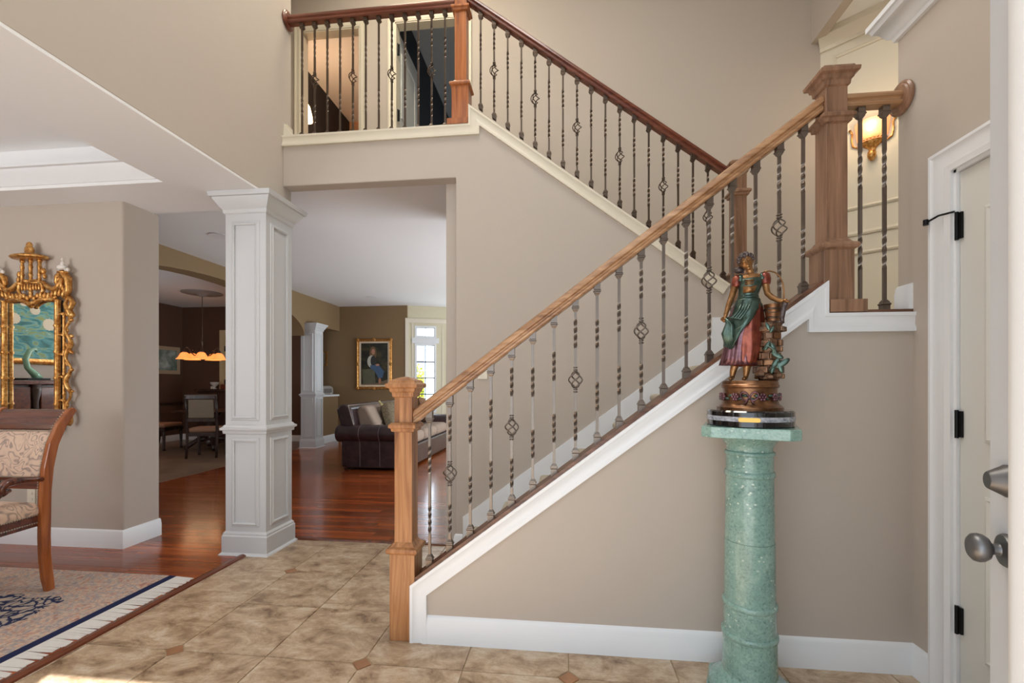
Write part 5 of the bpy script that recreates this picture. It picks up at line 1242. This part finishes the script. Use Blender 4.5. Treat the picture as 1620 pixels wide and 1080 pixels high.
struct('trim_19', MB().box(-8.6, -8.58, 5, 9.45, .80, .85), DKWOOD, 'dark chair rail on the breakfast wall')
t = thing('light_switch', 'pale double switch plate beside the breakfast room door', 'switch', (-7.85, 9.44, 1.15))
part('plate', MB().box(-7.9, -7.8, 9.442, 9.45, 1.09, 1.21), IVORY, t); part('toggle', MB().box(-7.856, -7.844, 9.434, 9.443, 1.14, 1.16), IVORY, t)

# ------------------------------------------------------------------ upstairs lamps
bl = thing('vanity_light', 'lit bathroom wall lamp with bell shades seen through the balcony', 'wall lamp', (-3.5, 5.6, 4.9))
part('bar', MB().box(-3.515, -3.49, 5.2, 6.1, 4.96, 5.02), IROND, bl, bev=.006)
GLOW, _n, _b = base_mat('lit_white_glass', .4); _b.inputs['Emission Color'].default_value = srgb(255, 208, 150); _b.inputs['Emission Strength'].default_value = 5
for y in (5.35, 5.75):
    part('shade', MB().lathe([(.03, 5.0), (.05, 4.97), (.075, 4.86), (.085, 4.78)], (-3.42, y), 16), GLOW, bl, smooth=True)
    part('bracket', MB().tube([(-3.5, y, 4.99), (-3.44, y, 5.03), (-3.42, y, 5.0)], .012, 8), IROND, bl)
point('vanity_light_glow', (-3.2, 5.6, 4.85), 16, (1, .62, .34), .1)
sdx = thing('smoke_detector', 'white smoke detector on the bedroom ceiling beyond the open door', 'smoke detector', (-1.35, 6.6, 5.6))
part('housing', MB().lathe([(.07, 5.599), (.07, 5.58), (.055, 5.56), (.01, 5.555)], (-1.35, 6.6), 20), IVORY, sdx, autosm=30)
point('bedroom_daylight', (-.3, 7.0, 4.6), 9, (.85, .92, 1.0), .3)

# ------------------------------------------------------------------ outside the bay window
lawn = struct('floor', MB().box(-16, 8, 10.9, 40, -.5, -.4), plain('lawn_grass', srgb(120, 150, 60), .9, var=.3, scale=3), 'sunlit lawn outside the bay window')
LEAFM = ramp_mat('yellow_green_leaves', [(.3, srgb(96, 130, 24)), (.7, srgb(210, 204, 60))], (1, 1, 1), 3, 3, 0, .6)
def shrub(label, c, h, r):
    t = thing('garden_shrub', label, 'shrub', c, local=True)
    vs, fs = [], []
    for k in range(1500):
        u = random.uniform(-1, 1); a = random.uniform(0, 2*pi); q = random.random() ** .4
        p = Vector((r * q * (1-u*u) ** .5 * cos(a), r * q * (1-u*u) ** .5 * sin(a), h * .55 + h * .45 * q * u))
        d = Vector((random.uniform(-1, 1), random.uniform(-1, 1), random.uniform(-.6, .9))).normalized() * .1; e = d.orthogonal().normalized() * .045
        b_ = len(vs); vs += [p - e * .2, p + d * .5 + e, p + d, p + d * .5 - e]; fs.append((b_, b_ + 1, b_ + 2, b_ + 3))
    part('foliage', MB().add(vs, fs), LEAFM, t, kind='stuff')
    part('stem', MB().tube([(0, 0, 0), (.03, 0, h * .4), (0, .04, h * .8)], [.06, .045, .02], 8), DKWOOD, t)
shrub('yellow-green shrub outside the bay window', (-4.4, 14.2, -.4), 1.9, .75)
shrub('taller yellow-green shrub further left outside the bay window', (-5.4, 15.8, -.4), 2.4, .9)
